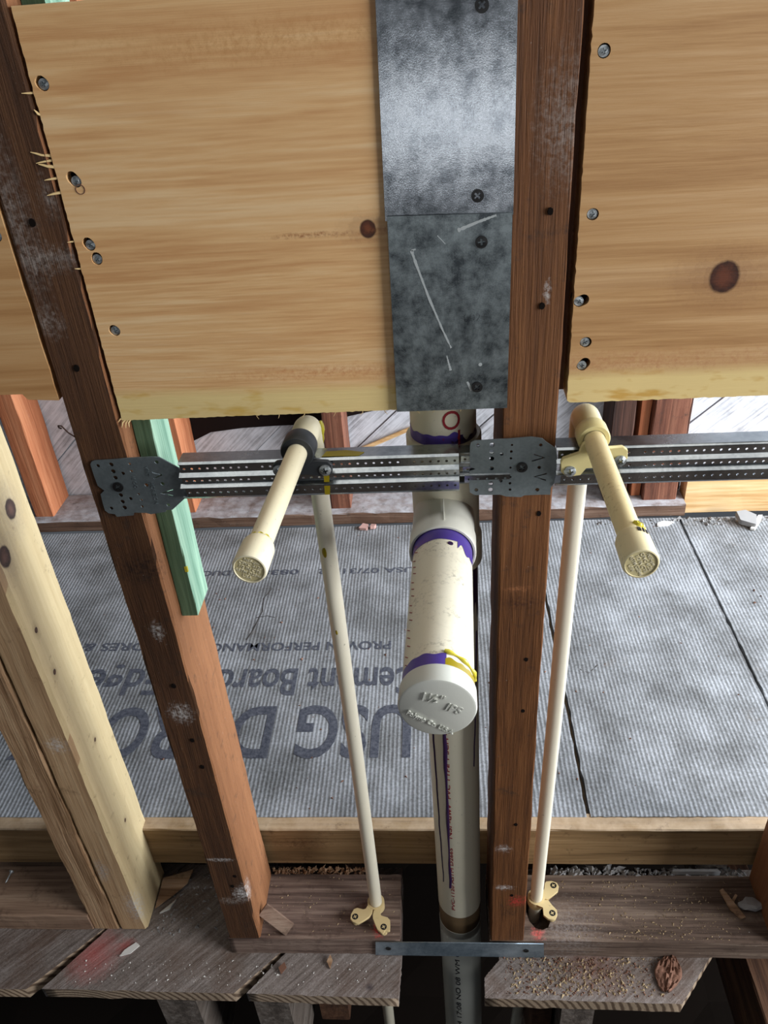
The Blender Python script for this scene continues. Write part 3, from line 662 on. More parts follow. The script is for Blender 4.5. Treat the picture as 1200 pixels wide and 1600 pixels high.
# ------------------------------------------------------------------ pine boards between the studs (with real countersunk holes)
def edge(p, q, n, jx, jy, seed, fr=0.9):
    out = []
    for k in range(n):
        t = k / n
        nz = noise.noise(Vector((k * fr, seed, 0))) + 0.5 * noise.noise(Vector((k * fr * 3, seed, 4)))
        nz2 = noise.noise(Vector((k * fr, seed + 9, 0)))
        out.append((p[0] + (q[0] - p[0]) * t + jx * nz, p[1] + (q[1] - p[1]) * t + jy * nz2))
    return out
def elong(x, z, r, dx, dz):
    L = math.hypot(dx, dz)
    if L < 1e-6: return circ(x, z, r, 14)
    a = math.atan2(dz, dx); n = 8
    return [(x + dx + r * math.cos(a - PI / 2 + PI * k / n), z + dz + r * math.sin(a - PI / 2 + PI * k / n)) for k in range(n + 1)] + \
           [(x + r * math.cos(a + PI / 2 + PI * k / n), z + r * math.sin(a + PI / 2 + PI * k / n)) for k in range(n + 1)]
def board(poly, scr, mt, org, label, screws_mesh):
    holes = [elong(x, z, 0.0037, dx, dz) for (x, z, dx, dz) in scr]
    b = plate2d(poly, holes, 0.0185, XZ(0.0095))
    o = tag(mk('pine_board', b, MT[mt], origin=org), label, 'board', 'pine boards between the studs')
    for i, (x, z, dx, dz) in enumerate(scr):
        screw_front(SC_Z, x, 0.0025, z, o, 0.4 + i * 1.1, 1.05)
        bb = bmesh.new(); lathe(bb, (x + dx * 0.5, 0.0085, z + dz * 0.5), (0, 1, 0), [(0, 0.0042 + 0.5 * math.hypot(dx, dz)), (0.001, 0.0042 + 0.5 * math.hypot(dx, dz))], 12)
        mk('screw_hole', bb, MT['hole_dark'], o)
    return o
pl = edge((-0.2336, 1.0063), (-0.2338, 0.746), 90, 0.0006, 0.0, 1.3) + edge((-0.2338, 0.7458), (0.0455, 0.7465), 120, 0.0, 0.0006, 2.2) + [(0.0455, 0.7465), (0.0455, 1.007)] + edge((0.0455, 1.007), (-0.2336, 1.0063), 30, 0, 0.0005, 3.3)
bl = board(pl, [(-0.2268, 0.9668, -0.001, 0.001), (-0.2223, 0.9125, -0.0018, 0.0025), (-0.2238, 0.8733, -0.001, 0.0014), (-0.2216, 0.8640, 0.0002, 0.001), (-0.2218, 0.8147, -0.0006, 0.0006)], 'pine_left', (-0.194, 0.01, 0.746), 'left pine board with zinc screws and a small dark knot beside the metal plates', SC_Z)
# pencilled ring mark and torn splinters on the sawn edge
b = plate2d(circ(-0.2205, 0.9078, 0.0031, 18), [circ(-0.2205, 0.9078, 0.0027, 18)], 0.0004, XZ(0.0001)); mk('drill_ring', b, MT['leaf'], bl)
for (x, z, dx, dz, r) in ((-0.2338, 0.9275, -0.0115, 0.0035, 0.0007), (-0.2338, 0.9255, -0.010, -0.001, 0.0006), (-0.2325, 0.921, -0.010, 0.003, 0.0008), (-0.2335, 0.915, -0.008, -0.0005, 0.0006), (-0.2335, 0.9065, -0.009, -0.001, 0.0007),
        (-0.2337, 0.9625, -0.007, 0.0005, 0.0005), (-0.2338, 0.950, -0.002, 0.004, 0.0007), (-0.2338, 0.876, -0.004, 0.0002, 0.0004), (-0.2337, 0.858, -0.004, 0.001, 0.0004), (-0.2330, 0.7465, -0.002, -0.006, 0.0006), (-0.2315, 0.746, -0.0005, -0.006, 0.0005), (-0.2298, 0.746, 0.0005, -0.0055, 0.0005), (-0.2337, 0.748, -0.003, -0.003, 0.0005)):
    b = bmesh.new(); sweep(b, [(x + 0.002, 0.002, z), (x + dx * 0.5, 0.0005, z + dz * 0.4), (x + dx, -0.001, z + dz)], [r * 1.7, r * 1.3, r * 0.3], 5); mk('splinter', b, MT['splinter'], bl)
for k in range(9):
    x = -0.13 + k * 0.019 + random.uniform(-.006, .006)
    b = bmesh.new(); sweep(b, [(x, 0.003, 0.747), (x + random.uniform(-.001, .001), 0.002, 0.7445), (x + random.uniform(-.0025, .0025), 0.001, 0.7425)], [0.0004, 0.0003, 0.0001], 4); mk('splinter', b, MT['splinter'], bl)
pr = edge((0.0916, 1.12), (0.0922, 0.750), 110, 0.0007, 0, 5.1) + [(0.0925, 0.7485), (0.0945, 0.7472)] + edge((0.096, 0.747), (0.3755, 0.747), 70, 0, 0.0008, 6.2) + [(0.3755, 0.747), (0.3755, 1.12)]
br = board(pr, [(0.0992, 0.9645, 0, 0.0004), (0.1000, 0.876, 0.0002, 0), (0.0957, 0.8205, 0.0028, 0.0012), (0.1019, 0.7918, 0.0006, 0.0002), (0.1010, 0.7748, 0.0018, 0.0022)], 'pine_right', (0.30, 0.01, 0.747), 'right pine board with a large reddish knot, right of the reddish stud', SC_Z)
pf = edge((-0.2772, 1.12), (-0.2772, 0.7645), 30, 0.0008, 0, 7.7) + [(-0.277, 0.764), (-0.300, 0.7655), (-0.303, 0.7700), (-0.322, 0.7702)] + edge((-0.325, 0.770), (-0.80, 0.772), 30, 0, 0.0006, 8.8) + [(-0.80, 0.772), (-0.80, 1.12)]
bf = board(list(reversed(pf)), [(-0.2845, 0.882, 0.0, 0.0006)], 'pine_far', (-0.5, 0.01, 0.764), 'pine board at the left edge beyond the dark stud, with a broken lower corner', SC_Z)

# ------------------------------------------------------------------ galvanised nail plates
def nplate(quad, y, mt, label, scr, bev=0.0003):
    b = plate2d(quad, [], 0.0016, XZ(y))
    c = (sum(q[0] for q in quad) / 4, y, min(q[1] for q in quad))
    o = tag(mk('nail_plate', b, MT[mt], origin=c), label, 'metal plate', 'nail plates over the drain pipe')
    for i, (x, z, a) in enumerate(scr): screw_front(SC_B, x, y - 0.0006, z, o, a, 1.0)
    return o
n1 = nplate([(-0.0276, 1.01), (-0.0295, 0.8790), (0.0507, 0.8790), (0.0500, 1.01)], -0.0010, 'plate_upper', 'upper shiny galvanised nail plate with a bright reflection', [(0.0305, 0.9906, 0.75), (0.0284, 0.8913, 0.75)])
n2 = nplate([(-0.0281, 0.8822), (-0.0290, 0.7466), (0.0497, 0.7465), (0.0500, 0.8803)], -0.0027, 'plate_lower', 'lower dull galvanised nail plate with pale scratch smears', [(0.0309, 0.8636, 0.1), (0.0283, 0.7638, 0.7)])
def emboss(body, x, z, size, y, par, mat, ang=0.0, thick=0.0006, bold=0.0, align='LEFT'):
    ca, sa = math.cos(ang), math.sin(ang)
    b = text_bm(body, size, thick, lambda u, v, w: (x + u * ca - v * sa, y + w, z + u * sa + v * ca), bold, align)
    return mk('embossed_lettering', b, mat, par)
emboss('0021', 0.0195, 0.9375, 0.0080, -0.0018, n1, MT['plate_upper'], 0.02, 0.0007, -0.0001)
emboss('0021', 0.0195, 0.8115, 0.0080, -0.0035, n2, MT['plate_lower'], 0.02, 0.0004, -0.0001)
def smear(pts, wd, y, par, seed=0):
    n = 26; L = []; Rr = []
    P = [Vector((p[0], p[1])) for p in pts]
    for k in range(n + 1):
        t = k / n * (len(P) - 1); i = min(int(t), len(P) - 2); q = P[i].lerp(P[i + 1], t - i)
        dd = (P[i + 1] - P[i]).normalized(); nn = Vector((-dd.y, dd.x))
        w = wd[0] + (wd[1] - wd[0]) * k / n
        w *= 0.65 + 0.6 * noise.noise(Vector((k * 0.7, seed, 0)))
        w = max(w, 0.0002)
        L.append(tuple(q + nn * w)); Rr.append(tuple(q - nn * w))
    b = plate2d(L + Rr[::-1], [], 0.0002, XZ(y)); mk('paint_smear', b, MT['smear_paint'], par)
smear([(0.0159, 0.8715), (0.0285, 0.8760), (0.0400, 0.8795)], (0.0016, 0.0010), -0.0036, n2, 1)
smear([(-0.0137, 0.8605), (-0.0115, 0.8530), (-0.0035, 0.829), (0.0045, 0.808), (0.0106, 0.7935)], (0.0013, 0.0008), -0.0036, n2, 5)
smear([(-0.0137, 0.8605), (-0.0110, 0.8612)], (0.001, 0.0006), -0.0036, n2, 7)
smear([(0.0075, 0.788), (0.0100, 0.777)], (0.0005, 0.0012), -0.0036, n2, 9)
smear([(0.0215, 0.7680), (0.0245, 0.7610)], (0.0011, 0.0013), -0.0036, n2, 11)
smear([(0.003, 0.869), (0.008, 0.8635)], (0.0003, 0.0003), -0.0036, n2, 12)
b = plate2d(circ(0.0305, 0.7805, 0.0013, 9), [], 0.0002, XZ(-0.0036)); mk('paint_smear', b, MT['smear_paint'], n2)

# ------------------------------------------------------------------ perforated mounting brackets
def holed_strip(bm, x0, x1, p0, p1, pitch, r, skip=()):
    """strip in X between profile points p0,p1=(y,z) with a row of real holes in the middle"""
    p0 = Vector(p0); p1 = Vector(p1); H = (p1 - p0).length
    n = int((x1 - x0) / pitch); pitch = (x1 - x0) / n
    def V(x, t): q = p0.lerp(p1, t); return bm.verts.new((x, q.x, q.y))
    h = min(pitch * 0.5, H * 0.45) / H
    for k in range(n):
        a, c_ = x0 + k * pitch, x0 + (k + 1) * pitch; xm = (a + c_) / 2
        for t0, t1 in ((0, 0.5 - h), (0.5 + h, 1)):
            bm.faces.new((V(a, t0), V(c_, t0), V(c_, t1), V(a, t1)))
        if k in skip or (k % 19 == 9):
            bm.faces.new((V(a, 0.5 - h), V(c_, 0.5 - h), V(c_, 0.5 + h), V(a, 0.5 + h))); continue
        sq = [(c_, 0.5), (c_, 0.5 + h), (xm, 0.5 + h), (a, 0.5 + h), (a, 0.5), (a, 0.5 - h), (xm, 0.5 - h), (c_, 0.5 - h)]
        oc = [(xm + r * math.cos(PI / 4 * i), 0.5 + r / H * math.sin(PI / 4 * i)) for i in range(8)]
        for i in range(8):
            i2 = (i + 1) % 8
            bm.faces.new((V(*sq[i]), V(*sq[i2]), V(*oc[i2]), V(*oc[i])))
def strip(bm, x0, x1, p0, p1, n=1):
    v = [bm.verts.new((x, p[0], p[1])) for x in (x0, x1) for p in (p0, p1)]
    bm.faces.new((v[0], v[2], v[3], v[1]))
def rail(x0, x1, z, par, name, k=1.0, dy=0.0, pitch=0.0059, rr=0.00105):
    """ribbed channel; z is the height of its lower edge, k scales the section"""
    pr = [(0.013, 0.0300), (-0.0018, 0.0300), (-0.0036, 0.0288), (-0.0034, 0.0218), (-0.0070, 0.0194), (-0.0058, 0.0132), (-0.0090, 0.0111), (-0.0070, 0.0025), (-0.0050, 0.0), (0.010, -0.0005)]
    pr = [(dy + a * (k if a > 0 else 1), z + c_ * k) for a, c_ in pr]
    b = bmesh.new()
    for i in range(len(pr) - 1):
        if i in (2, 4, 6): holed_strip(b, x0 + 0.0006 * i, x1, pr[i], pr[i + 1], pitch, rr)
        else: strip(b, x0, x1, pr[i], pr[i + 1])
    bmesh.ops.remove_doubles(b, verts=b.verts, dist=0.00001)
    o = mk(name, b, MT['bracket_metal'], par)
    md = o.modifiers.new('thickness', 'SOLIDIFY'); md.thickness = 0.0008; md.offset = 0.0
    return o
mm = lambda pts: [tuple(v * 0.001 for v in p) for p in pts]
FL = mm([(-267.1, 710.5), (-265.5, 712.9), (-262.8, 713.8), (-246.3, 714.2), (-235.5, 715.0), (-218.4, 715.3), (-212.2, 714.7), (-198.8, 704.7), (-196.9, 700.8), (-196.7, 689.3), (-197.6, 679.0), (-211.8, 667.0), (-217.0, 666.8), (-217.7, 665.1), (-230.3, 663.3), (-233.7, 664.7), (-243.5, 665.3), (-244.5, 662.7), (-258.5, 661.8), (-259.4, 664.3), (-264.3, 665.3), (-266.6, 668.0), (-266.7, 673.2), (-266.2, 683.4), (-262.3, 686.7), (-266.4, 691.1), (-267.0, 700.8)])
FLH = mm([(-261.5, 709.1, 1.5), (-250.8, 709.8, 1.8), (-250.8, 703.7, 1.9), (-243.5, 701.6, 1.5), (-250.5, 698.0, 1.8), (-250.2, 682.0, 1.8), (-250.3, 675.9, 1.8), (-250.0, 670.3, 1.9), (-260.9, 670.0, 1.5), (-243.1, 678.5, 1.5), (-236.4, 709.8, 1.2), (-236.5, 703.4, 1.2), (-235.8, 682.3, 1.1), (-234.9, 676.8, 1.1), (-235.6, 670.8, 1.2), (-227.5, 690.5, 1.6), (-214.6, 691.2, 1.6), (-215.0, 710.6, 1.6), (-214.2, 671.4, 1.5)])
FR = mm([(23.2, 716.3), (23.9, 720.1), (26.6, 721.5), (31.8, 721.4), (43.7, 721.9), (53.6, 722.1), (59.5, 722.5), (68.0, 722.9), (75.9, 721.2), (78.7, 718.3), (86.0, 712.8), (87.3, 705.5), (87.4, 691.5), (86.2, 682.8), (84.0, 678.8), (84.0, 672.7), (75.5, 673.0), (64.5, 672.8), (61.8, 671.3), (50.8, 672.2), (45.9, 674.0), (26.6, 674.4), (23.1, 676.9), (22.6, 682.6), (22.8, 695.8), (27.3, 697.4), (23.2, 699.7)])
FRH = mm([(29.1, 717.4, 1.5), (39.4, 717.4, 1.9), (39.2, 711.5, 1.9), (39.3, 705.9, 1.9), (39.3, 697.5, 1.8), (39.2, 690.0, 1.9), (38.9, 684.2, 1.9), (38.8, 678.6, 1.9), (28.0, 678.9, 1.5), (46.5, 709.3, 1.5), (46.2, 686.4, 1.5), (53.5, 711.3, 1.1), (53.4, 705.6, 1.0), (53.2, 697.6, 0.9), (53.4, 689.5, 0.9), (53.2, 683.9, 1.1), (53.4, 678.3, 1.1), (53.9, 716.8, 0.9), (74.5, 697.0, 1.4), (74.8, 716.0, 1.3), (73.9, 677.5, 1.6)])
def vee(a, tip, b_, w):
    a, t, c_ = Vector(a) * 0.001, Vector(tip) * 0.001, Vector(b_) * 0.001
    n_ = ((a + c_) / 2 - t).normalized() * w * 2.2
    return [tuple(a), tuple(t), tuple(c_), tuple(c_ + (c_ - t).normalized().orthogonal() * 0 + Vector((0, w if c_.y < t.y else -w))), tuple(t + n_), tuple(a + Vector((0, -w if a.y > t.y else w)))]
def bracket(FO, HO, VS, scr, y, label, base):
    e = empty('mounting_bracket', base, label, 'bracket', 'perforated mounting brackets')
    holes = [circ(x, z, r, 12) for x, z, r in HO] + [vee(*v, 0.0011) for v in VS]
    b = plate2d(FO, holes, 0.0011, XZ(y)); fl = mk('flange', b, MT['flange_metal'], e)
    screw_front(SC_B, scr[0], y - 0.0004, scr[1], fl, 0.6, 1.08)
    return e, fl
bkl, fl = bracket(FL, FLH, [((-220.3, 702.2), (-212.1, 699.3), (-220.4, 695.5)), ((-207.4, 685.9), (-218.7, 682.4), (-208.5, 679.3))], (-0.2503, 0.6898), -0.0012, 'perforated steel bracket carrying the pipe with the black clamp', (-0.25, 0.0, 0.68))
emboss('HORIZON', -0.2245, 0.6935, 0.0045, -0.0019, fl, MT['flange_metal'], -PI / 2, 0.0005)
emboss('VERT', -0.2255, 0.7075, 0.0040, -0.0019, fl, MT['flange_metal'], -PI / 2, 0.0005)
emboss('16 OC', -0.2375, 0.6995, 0.0040, -0.0019, fl, MT['flange_metal'], -PI / 2, 0.0004)
rail(-0.1985, 0.0150, 0.6795, bkl, 'rail')
rail(0.0155, 0.0530, 0.6835, bkl, 'inner_rail', 0.80, 0.0035)
for (pts, wd) in (([(-0.0845, 0.7005), (-0.0850, 0.6925)], (0.0022, 0.0020)), ([(-0.0850, 0.6900), (-0.0855, 0.6815)], (0.0022, 0.0020))):
    L = [(pts[0][0] - wd[0], pts[0][1]), (pts[0][0] + wd[0], pts[0][1]), (pts[1][0] + wd[1], pts[1][1]), (pts[1][0] - wd[1], pts[1][1])]
    b = plate2d(L, [], 0.0003, XZ(-0.0085 if pts[0][1] > 0.695 else -0.0090)); mk('glue_drip', b, MT['glue_dark'], bkl)
b = plate2d([(-0.088, -0.001), (-0.060, -0.0005), (-0.056, 0.004), (-0.07, 0.008), (-0.085, 0.007)], [], 0.0003, XY(0.7102)); mk('glue_drip', b, MT['glue_dark'], bkl)
bkr, fr = bracket(FR, FRH, [((70.2, 708.8), (78.7, 705.2), (68.8, 702.1)), ((80.3, 692.1), (70.0, 689.1), (80.0, 685.2))], (0.0617, 0.6979), -0.0040, 'perforated steel bracket running off the right edge under the yellowed pipe', (0.0666, -0.004, 0.68))
rail(0.0868, 0.3765, 0.6815, bkr, 'rail', 1.0, 0.0)

# ------------------------------------------------------------------ drain pipe
DX = lambda z: 0.0108 - 0.0102 * (z - 0.05) / 0.65 * 0.62      # lean of the stack
DY = 0.0462; DR = 0.0262
drain = empty('drain_pipe', (DX(0.0), DY, 0.0), 'ivory plastic drain stack with purple primer and a capped stub-out', 'drain pipe')
def axis_lathe(name, z0, prof, mt, par, seg=56, smooth=35):
    b = bmesh.new()
    A = Vector((DX(z0), DY, z0)); d = Vector((DX(z0 + 1) - DX(z0), 0, 1))
    lathe(b, A, d, prof, seg); return mk(name, b, mt, par, smooth=smooth)
up_ = axis_lathe('upper_pipe', 0.690, [(0, DR), (0.40, DR)], MT['pvc'], drain)
lo_ = axis_lathe('stack_pipe', 0.046, [(0, DR), (0.55, DR)], MT['pvc'], drain)
axis_lathe('shade_ring', 0.008, [(0, DR * 0.985), (0.040, DR * 0.985)], MT['shade_brown'], drain)  # brown ring paints the shadow band around the drain pipe
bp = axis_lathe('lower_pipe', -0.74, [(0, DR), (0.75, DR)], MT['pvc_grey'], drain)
TH = 0.0302
tee = axis_lathe('tee_fitting', 0.578, [(0, TH - 0.001), (0.0012, TH), (0.026, TH), (0.0285, TH - 0.0022), (0.097, TH - 0.0022), (0.0995, TH), (0.124, TH), (0.1255, TH - 0.001), (0.1255, DR)], MT['pvc'], drain)
# branch of the tee and the stub-out
BZ = 0.632; bx = lambda y: 0.0018 + 0.038 * (y + 0.0)
def branch(name, y0, prof, mt, par, smooth=35, seg=56):
    b = bmesh.new(); A = Vector((bx(y0), y0, BZ)); d = Vector((-0.038, -1, 0)).normalized()
    lathe(b, A, d, prof, seg); return mk(name, b, mt, par, smooth=smooth)
SR = 0.0229; HR = 0.0262
branch('branch_hub', 0.030, [(0, HR - 0.001), (0.030, HR - 0.001), (0.032, HR), (0.0505, HR), (0.0515, HR - 0.0006), (0.0515, SR + 0.0012), (0.047, SR + 0.0006)], MT['pvc_white'], drain)
b = bmesh.new(); sweep(b, [(bx(0.02) + 0.0003, 0.016 - k * 0.0075, BZ + HR + 0.0002) for k in range(5)], 0.0006, 5); mk('mould_seam', b, MT['pvc_white'], drain)
stub = branch('stub_pipe', 0.02, [(0, SR), (0.190, SR)], MT['pvc_scuffed'], drain)
capo = branch('end_cap', -0.1660, [(0, SR + 0.0002), (0.0004, SR + 0.0010), (0.0012, SR + 0.0013), (0.0125, SR + 0.0016), (0.0141, SR + 0.0010), (0.0147, SR - 0.0002), (0.0147, 0.0)], MT['pvc_grey'], drain)
tag(capo, 'pale grey moulded end cap')
# shells hugging the pipes: purple primer, glue, ink
def shell(name, kind, a0, a1, t0, t1, r, mt, par, wob0=0.0, wob1=0.0, seed=0, n=40):
    """kind 'branch': t is Y (towards viewer negative), angle 0 = top, + to the right; kind 'stack': t is Z, angle 0 = front"""
    b = bmesh.new(); rows = []
    for k in range(n + 1):
        a = a0 + (a1 - a0) * k / n; fade = 1.0
        s0 = t0 + wob0 * noise.noise(Vector((k * 0.16, seed, 0))); s1 = t1 + wob1 * noise.noise(Vector((k * 0.16, seed + 5, 0)))
        row = []
        for q in range(4):
            s = s0 + (s1 - s0) * q / 3
            if kind == 'branch': p = Vector((bx(s) + r * math.sin(a), s, BZ + r * math.cos(a)))
            else: p = Vector((DX(s) + r * math.sin(a), DY - r * math.cos(a), s))
            row.append(b.verts.new(p))
        rows.append(row)
    for k in range(n):
        for q in range(3): b.faces.new((rows[k][q], rows[k + 1][q], rows[k + 1][q + 1], rows[k][q + 1]))
    return mk(name, b, mt, par, smooth=60)
shell('primer_band', 'branch', -2.2, 2.2, -0.018, -0.0335, SR + 0.00025, MT['primer'], stub, 0, 0.005, 2)
shell('primer_band', 'branch', 0.55, 1.5, -0.030, -0.042, SR + 0.0003, MT['primer'], stub, 0, 0.012, 8, 20)
shell('primer_band', 'branch', -1.9, 0.25, -0.1560, -0.1662, SR + 0.00025, MT['primer'], stub, 0.0022, 0, 3)
shell('glue_band', 'branch', 0.22, 1.9, -0.1605, -0.1662, SR + 0.0003, MT['glue_dark'], stub, 0.003, 0, 5)
gb = bmesh.new(); sweep(gb, [(bx(-.15) + (SR + 0.0005) * math.sin(a), -0.1545 - 0.0035 * math.sin((a - 0.25) * 1.6), BZ + (SR + 0.0005) * math.cos(a)) for a in [0.18 + 0.1 * k for k in range(15)]], [0.0012 + 0.0006 * math.sin(k * 1.3) for k in range(15)], 6)
mk('glue_bead', gb, MT['glue'], stub, smooth=60)
gb = bmesh.new(); lathe(gb, (bx(-0.03) + SR * math.sin(0.28), -0.0385, BZ + SR * math.cos(0.28) - 0.0003), (math.sin(0.28), 0, math.cos(0.28)), [(0, 0.0022), (0.0007, 0.0020)], 14); mk('primer_spot', gb, MT['primer_dark'], stub)
shell('primer_band', 'stack', -1.6, 0.6, 0.7030, 0.7130, DR + 0.00025, MT['primer'], up_, 0, 0.007, 11)
shell('primer_band', 'stack', 0.2, 1.6, 0.7030, 0.7085, DR + 0.00025, MT['primer_dark'], up_, 0, 0.005, 12)
shell('primer_band', 'stack', 0.95, 1.6, 0.520, 0.579, DR + 0.00025, MT['primer_dark'], lo_, 0.03, 0, 13, 16)
def stack_text(body, z, ang, size, r, mt, par, up=True, fit=None, bold=0.0):
    # letters run down the pipe, their tops towards the right
    fn = lambda u, v, w: (DX(z - u) + (r + w) * math.sin(ang + v / r), DY - (r + w) * math.cos(ang + v / r), z - u)
    if up: fn = lambda u, v, w: (DX(z + u) + (r + w) * math.sin(ang - v / r), DY - (r + w) * math.cos(ang - v / r), z + u)
    b = text_bm(body, size, 0.0003, fn, bold, fit=fit); return mk('printed_lettering', b, mt, par)
stack_text('LOT', 0.7440, -0.02, 0.0200, DR + 0.0002, MT['ink_red'], up_, False, 0.0400, 0.0)
stack_text('PVC-1120 ASTM D2665', 0.062, -0.22, 0.0058, DR + 0.0002, MT['ink_red'], lo_, True, 0.125)
stack_text('NSF-dwv', 0.205, -0.22, 0.0082, DR + 0.0002, MT['ink_red'], lo_, True, 0.060)
stack_text('PVC TYPE 1 SCH 40 ASTM D1785', 0.275, -0.22, 0.0058, DR + 0.0002, MT['ink_red'], lo_, True, 0.19)
stack_text('11/24 17:08 NO 08 WM 08', -0.26, -0.10, 0.0090, DR + 0.0002, MT['ink_black'], bp, True, 0.235)
# primer runs down the stack
def drip(name, pts, rad, mt, par):
    b = bmesh.new(); P = []
    for (a, z) in pts: P.append((DX(z) + (DR + 0.0001) * math.sin(a), DY - (DR + 0.0001) * math.cos(a), z))
    sweep(b, P, rad, 6); return mk(name, b, mt, par, smooth=60)
def path(a0, a1, z0, z1, n, wob, seed): return [(a0 + (a1 - a0) * k / n + wob * noise.noise(Vector((k * 0.55, seed, 0))), z0 + (z1 - z0) * k / n) for k in range(n + 1)]
drip('primer_run', path(-0.98, -0.76, 0.48, 0.112, 24, 0.07, 1), [0.0014 - 0.0007 * k / 24 for k in range(25)], MT['primer_dark'], lo_)
drip('primer_run', path(-0.36, -0.40, 0.48, 0.108, 24, 0.05, 2), [0.0025 + 0.0005 * math.sin(k * 0.9) - 0.0012 * k / 24 for k in range(25)], MT['primer_dark'], lo_)
drip('primer_run', path(1.15, 0.85, 0.50, 0.318, 12, 0.04, 3), [0.0011 - 0.0003 * k / 12 for k in range(13)], MT['primer_dark'], lo_)
for k in range(16):
    y = -0.026 - k * 0.0085; a = -1.12 + 0.05 * math.sin(k * 2.1)
    gb = bmesh.new(); sweep(gb, [(bx(y) + (SR + .0001) * math.sin(a), y, BZ + (SR + .0001) * math.cos(a)), (bx(y) + (SR + .0001) * math.sin(a + 0.16), y - 0.004, BZ + (SR + .0001) * math.cos(a + 0.16))], 0.0004, 4)
    mk('ink_mark', gb, MT['ink_red'], stub)
# raised lettering on the cap
CY = -0.1660 - 0.0147
def cap_text(body, x, z, size, ang, bold=0.0):
    ca, sa = math.cos(ang), math.sin(ang)
    b = text_bm(body, size, 0.0012, lambda u, v, w: (bx(CY) + x + u * ca - v * sa, CY - 0.0003 + w + 0.038 * 0, BZ + z + u * sa + v * ca), bold)
    mk('raised_lettering', b, MT['pvc_grey'], capo)
cap_text('1\u00bd"', -0.0108, 0.0085, 0.0090, R_(-15), 0.0001)
cap_text('IPS', 0.0042, 0.0000, 0.0088, R_(-27), 0.0001)
cap_text('Polymp Co. U.S.A.', -0.0195, -0.0035, 0.0046, R_(-34), 0.00005)

# ------------------------------------------------------------------ water supply pipes
PR = 0.00765
def supply(label, base, top, elb, end, m_pipe, m_cap, m_riser, yellow, low):
    e = empty('supply_pipe', base, label, 'water pipe', 'capped supply pipes')
    b = bmesh.new(); B = Vector(base); T = Vector(top)
    sweep(b, [Vector(low), B - Vector((0, 0, 0.0)), B.lerp(T, 0.5) + Vector((0.0006, 0, 0)), T], PR, 24); ri = mk('riser', b, m_riser, e, smooth=50)
    # elbow: socket up from the riser, quarter bend, socket towards the viewer
    E = Vector(elb); d = (Vector(end) - E).normalized(); rb = 0.0065
    up = Vector((0, 0, 1)); pts = [E - up * 0.026, E - up * 0.0255, E - up * (rb + 0.001)]; ER = 0.0106
    cen = E - up * rb + d * rb
    for k in range(1, 8):
        a = PI / 2 * k / 8; pts.append(cen - d * rb * math.cos(a) + up * rb * math.sin(a))
    pts += [E + d * (rb + 0.001), E + d * 0.0235, E + d * 0.0242]
    rad = [ER - 0.0005] + [ER] * (len(pts) - 2) + [ER - 0.0005]
    b = bmesh.new(); sweep(b, pts, rad, 28); mk('elbow', b, m_cap, e, smooth=50)
    # stub-out and its cap
    b = bmesh.new(); L = (Vector(end) - E).length
    lathe(b, E + d * 0.005, d, [(0, PR), (L - 0.012, PR)], 28); st = mk('stub_pipe', b, m_pipe, e, smooth=50)
    CR = 0.0106
    b = bmesh.new(); lathe(b, E + d * (L - 0.0265), d, [(0, PR + 0.0002), (0.0012, PR + 0.0016), (0.0045, CR - 0.0002), (0.0245, CR + 0.0002), (0.0262, CR - 0.0004), (0.0265, CR - 0.0012), (0.0258, CR - 0.0015)], 32, False)
    cp = mk('end_cap', b, m_cap, e, smooth=40)
    b = bmesh.new(); lathe(b, E + d * (L - 0.002), d, [(0, CR - 0.0013), (0.0012, CR - 0.0013), (0.0012, 0.0)], 32); fc = mk('cap_face', b, MT['cap_face'], cp, smooth=40)
    return e, ri, st, cp, E, d, L
sl_, ri1, st1, cp1, E1, d1, L1 = supply('cream supply pipe with a capped stub-out held by the black clamp', (-0.0938, 0.0405, 0.034), (-0.0992, 0.0335, 0.700), (-0.1012, 0.0325, 0.7195), (-0.1135, -0.152, 0.7200), MT['cpvc'], MT['cpvc'], MT['cpvc_riser'], False, (-0.0955, 0.040, -0.45))
sr_, ri2, st2, cp2, E2, d2, L2 = supply('yellowed supply pipe with a capped stub-out held by the cream clamp', (0.1062, 0.0480, 0.034), (0.1118, 0.0345, 0.700), (0.1122, 0.0335, 0.7205), (0.1141, -0.152, 0.7175), MT['cpvc_yellow'], MT['cpvc_cap'], MT['cpvc_riser'], True, (0.080, 0.040, -0.45))
def face_letters(cp, E, d, L, lines, ang, size, mt):
    d_, u0, v0 = frame_for(d)
    X = Vector((1, 0, 0)); X = (X - d * X.dot(d)).normalized(); Z = X.cross(d) * -1
    if Z.z < 0: Z = -Z
    ca, sa = math.cos(ang), math.sin(ang); C = E + d * (L - 0.0007)
    for i, ln in enumerate(lines):
        off = ((len(lines) - 1) / 2 - i) * size * 1.0 - size * 0.3
        b = text_bm(ln, size, 0.0005, lambda u, v, w: tuple(C + d * w + X * (u * ca - (v + off) * sa) + Z * (u * sa + (v + off) * ca)), 0.00003, 'CENTER')
        mk('raised_lettering', b, mt, cp)
face_letters(cp1, E1, d1, L1, ['NSF-pw', 'CPVC 4120', '1/2 IN CTS', 'ASTM D2846', 'USA'], R_(-22), 0.0030, MT['cpvc'])
face_letters(cp2, E2, d2, L2, ['NSF-pw', 'CPVC 4120', '1/2 IN CTS', 'ASTM D2846', 'USA'], R_(-62), 0.0030, MT['cpvc'])
def glue_ring(E, d, t, a0, a1, r, rad, mt, par):
    d_, u, v = frame_for(d); b = bmesh.new()
    sweep(b, [E + d * (t + 0.0008 * math.sin(k * 1.4)) + (u * math.cos(a0 + (a1 - a0) * k / 14) + v * math.sin(a0 + (a1 - a0) * k / 14)) * r for k in range(15)], rad, 6); mk('glue_bead', b, mt, par, smooth=60)
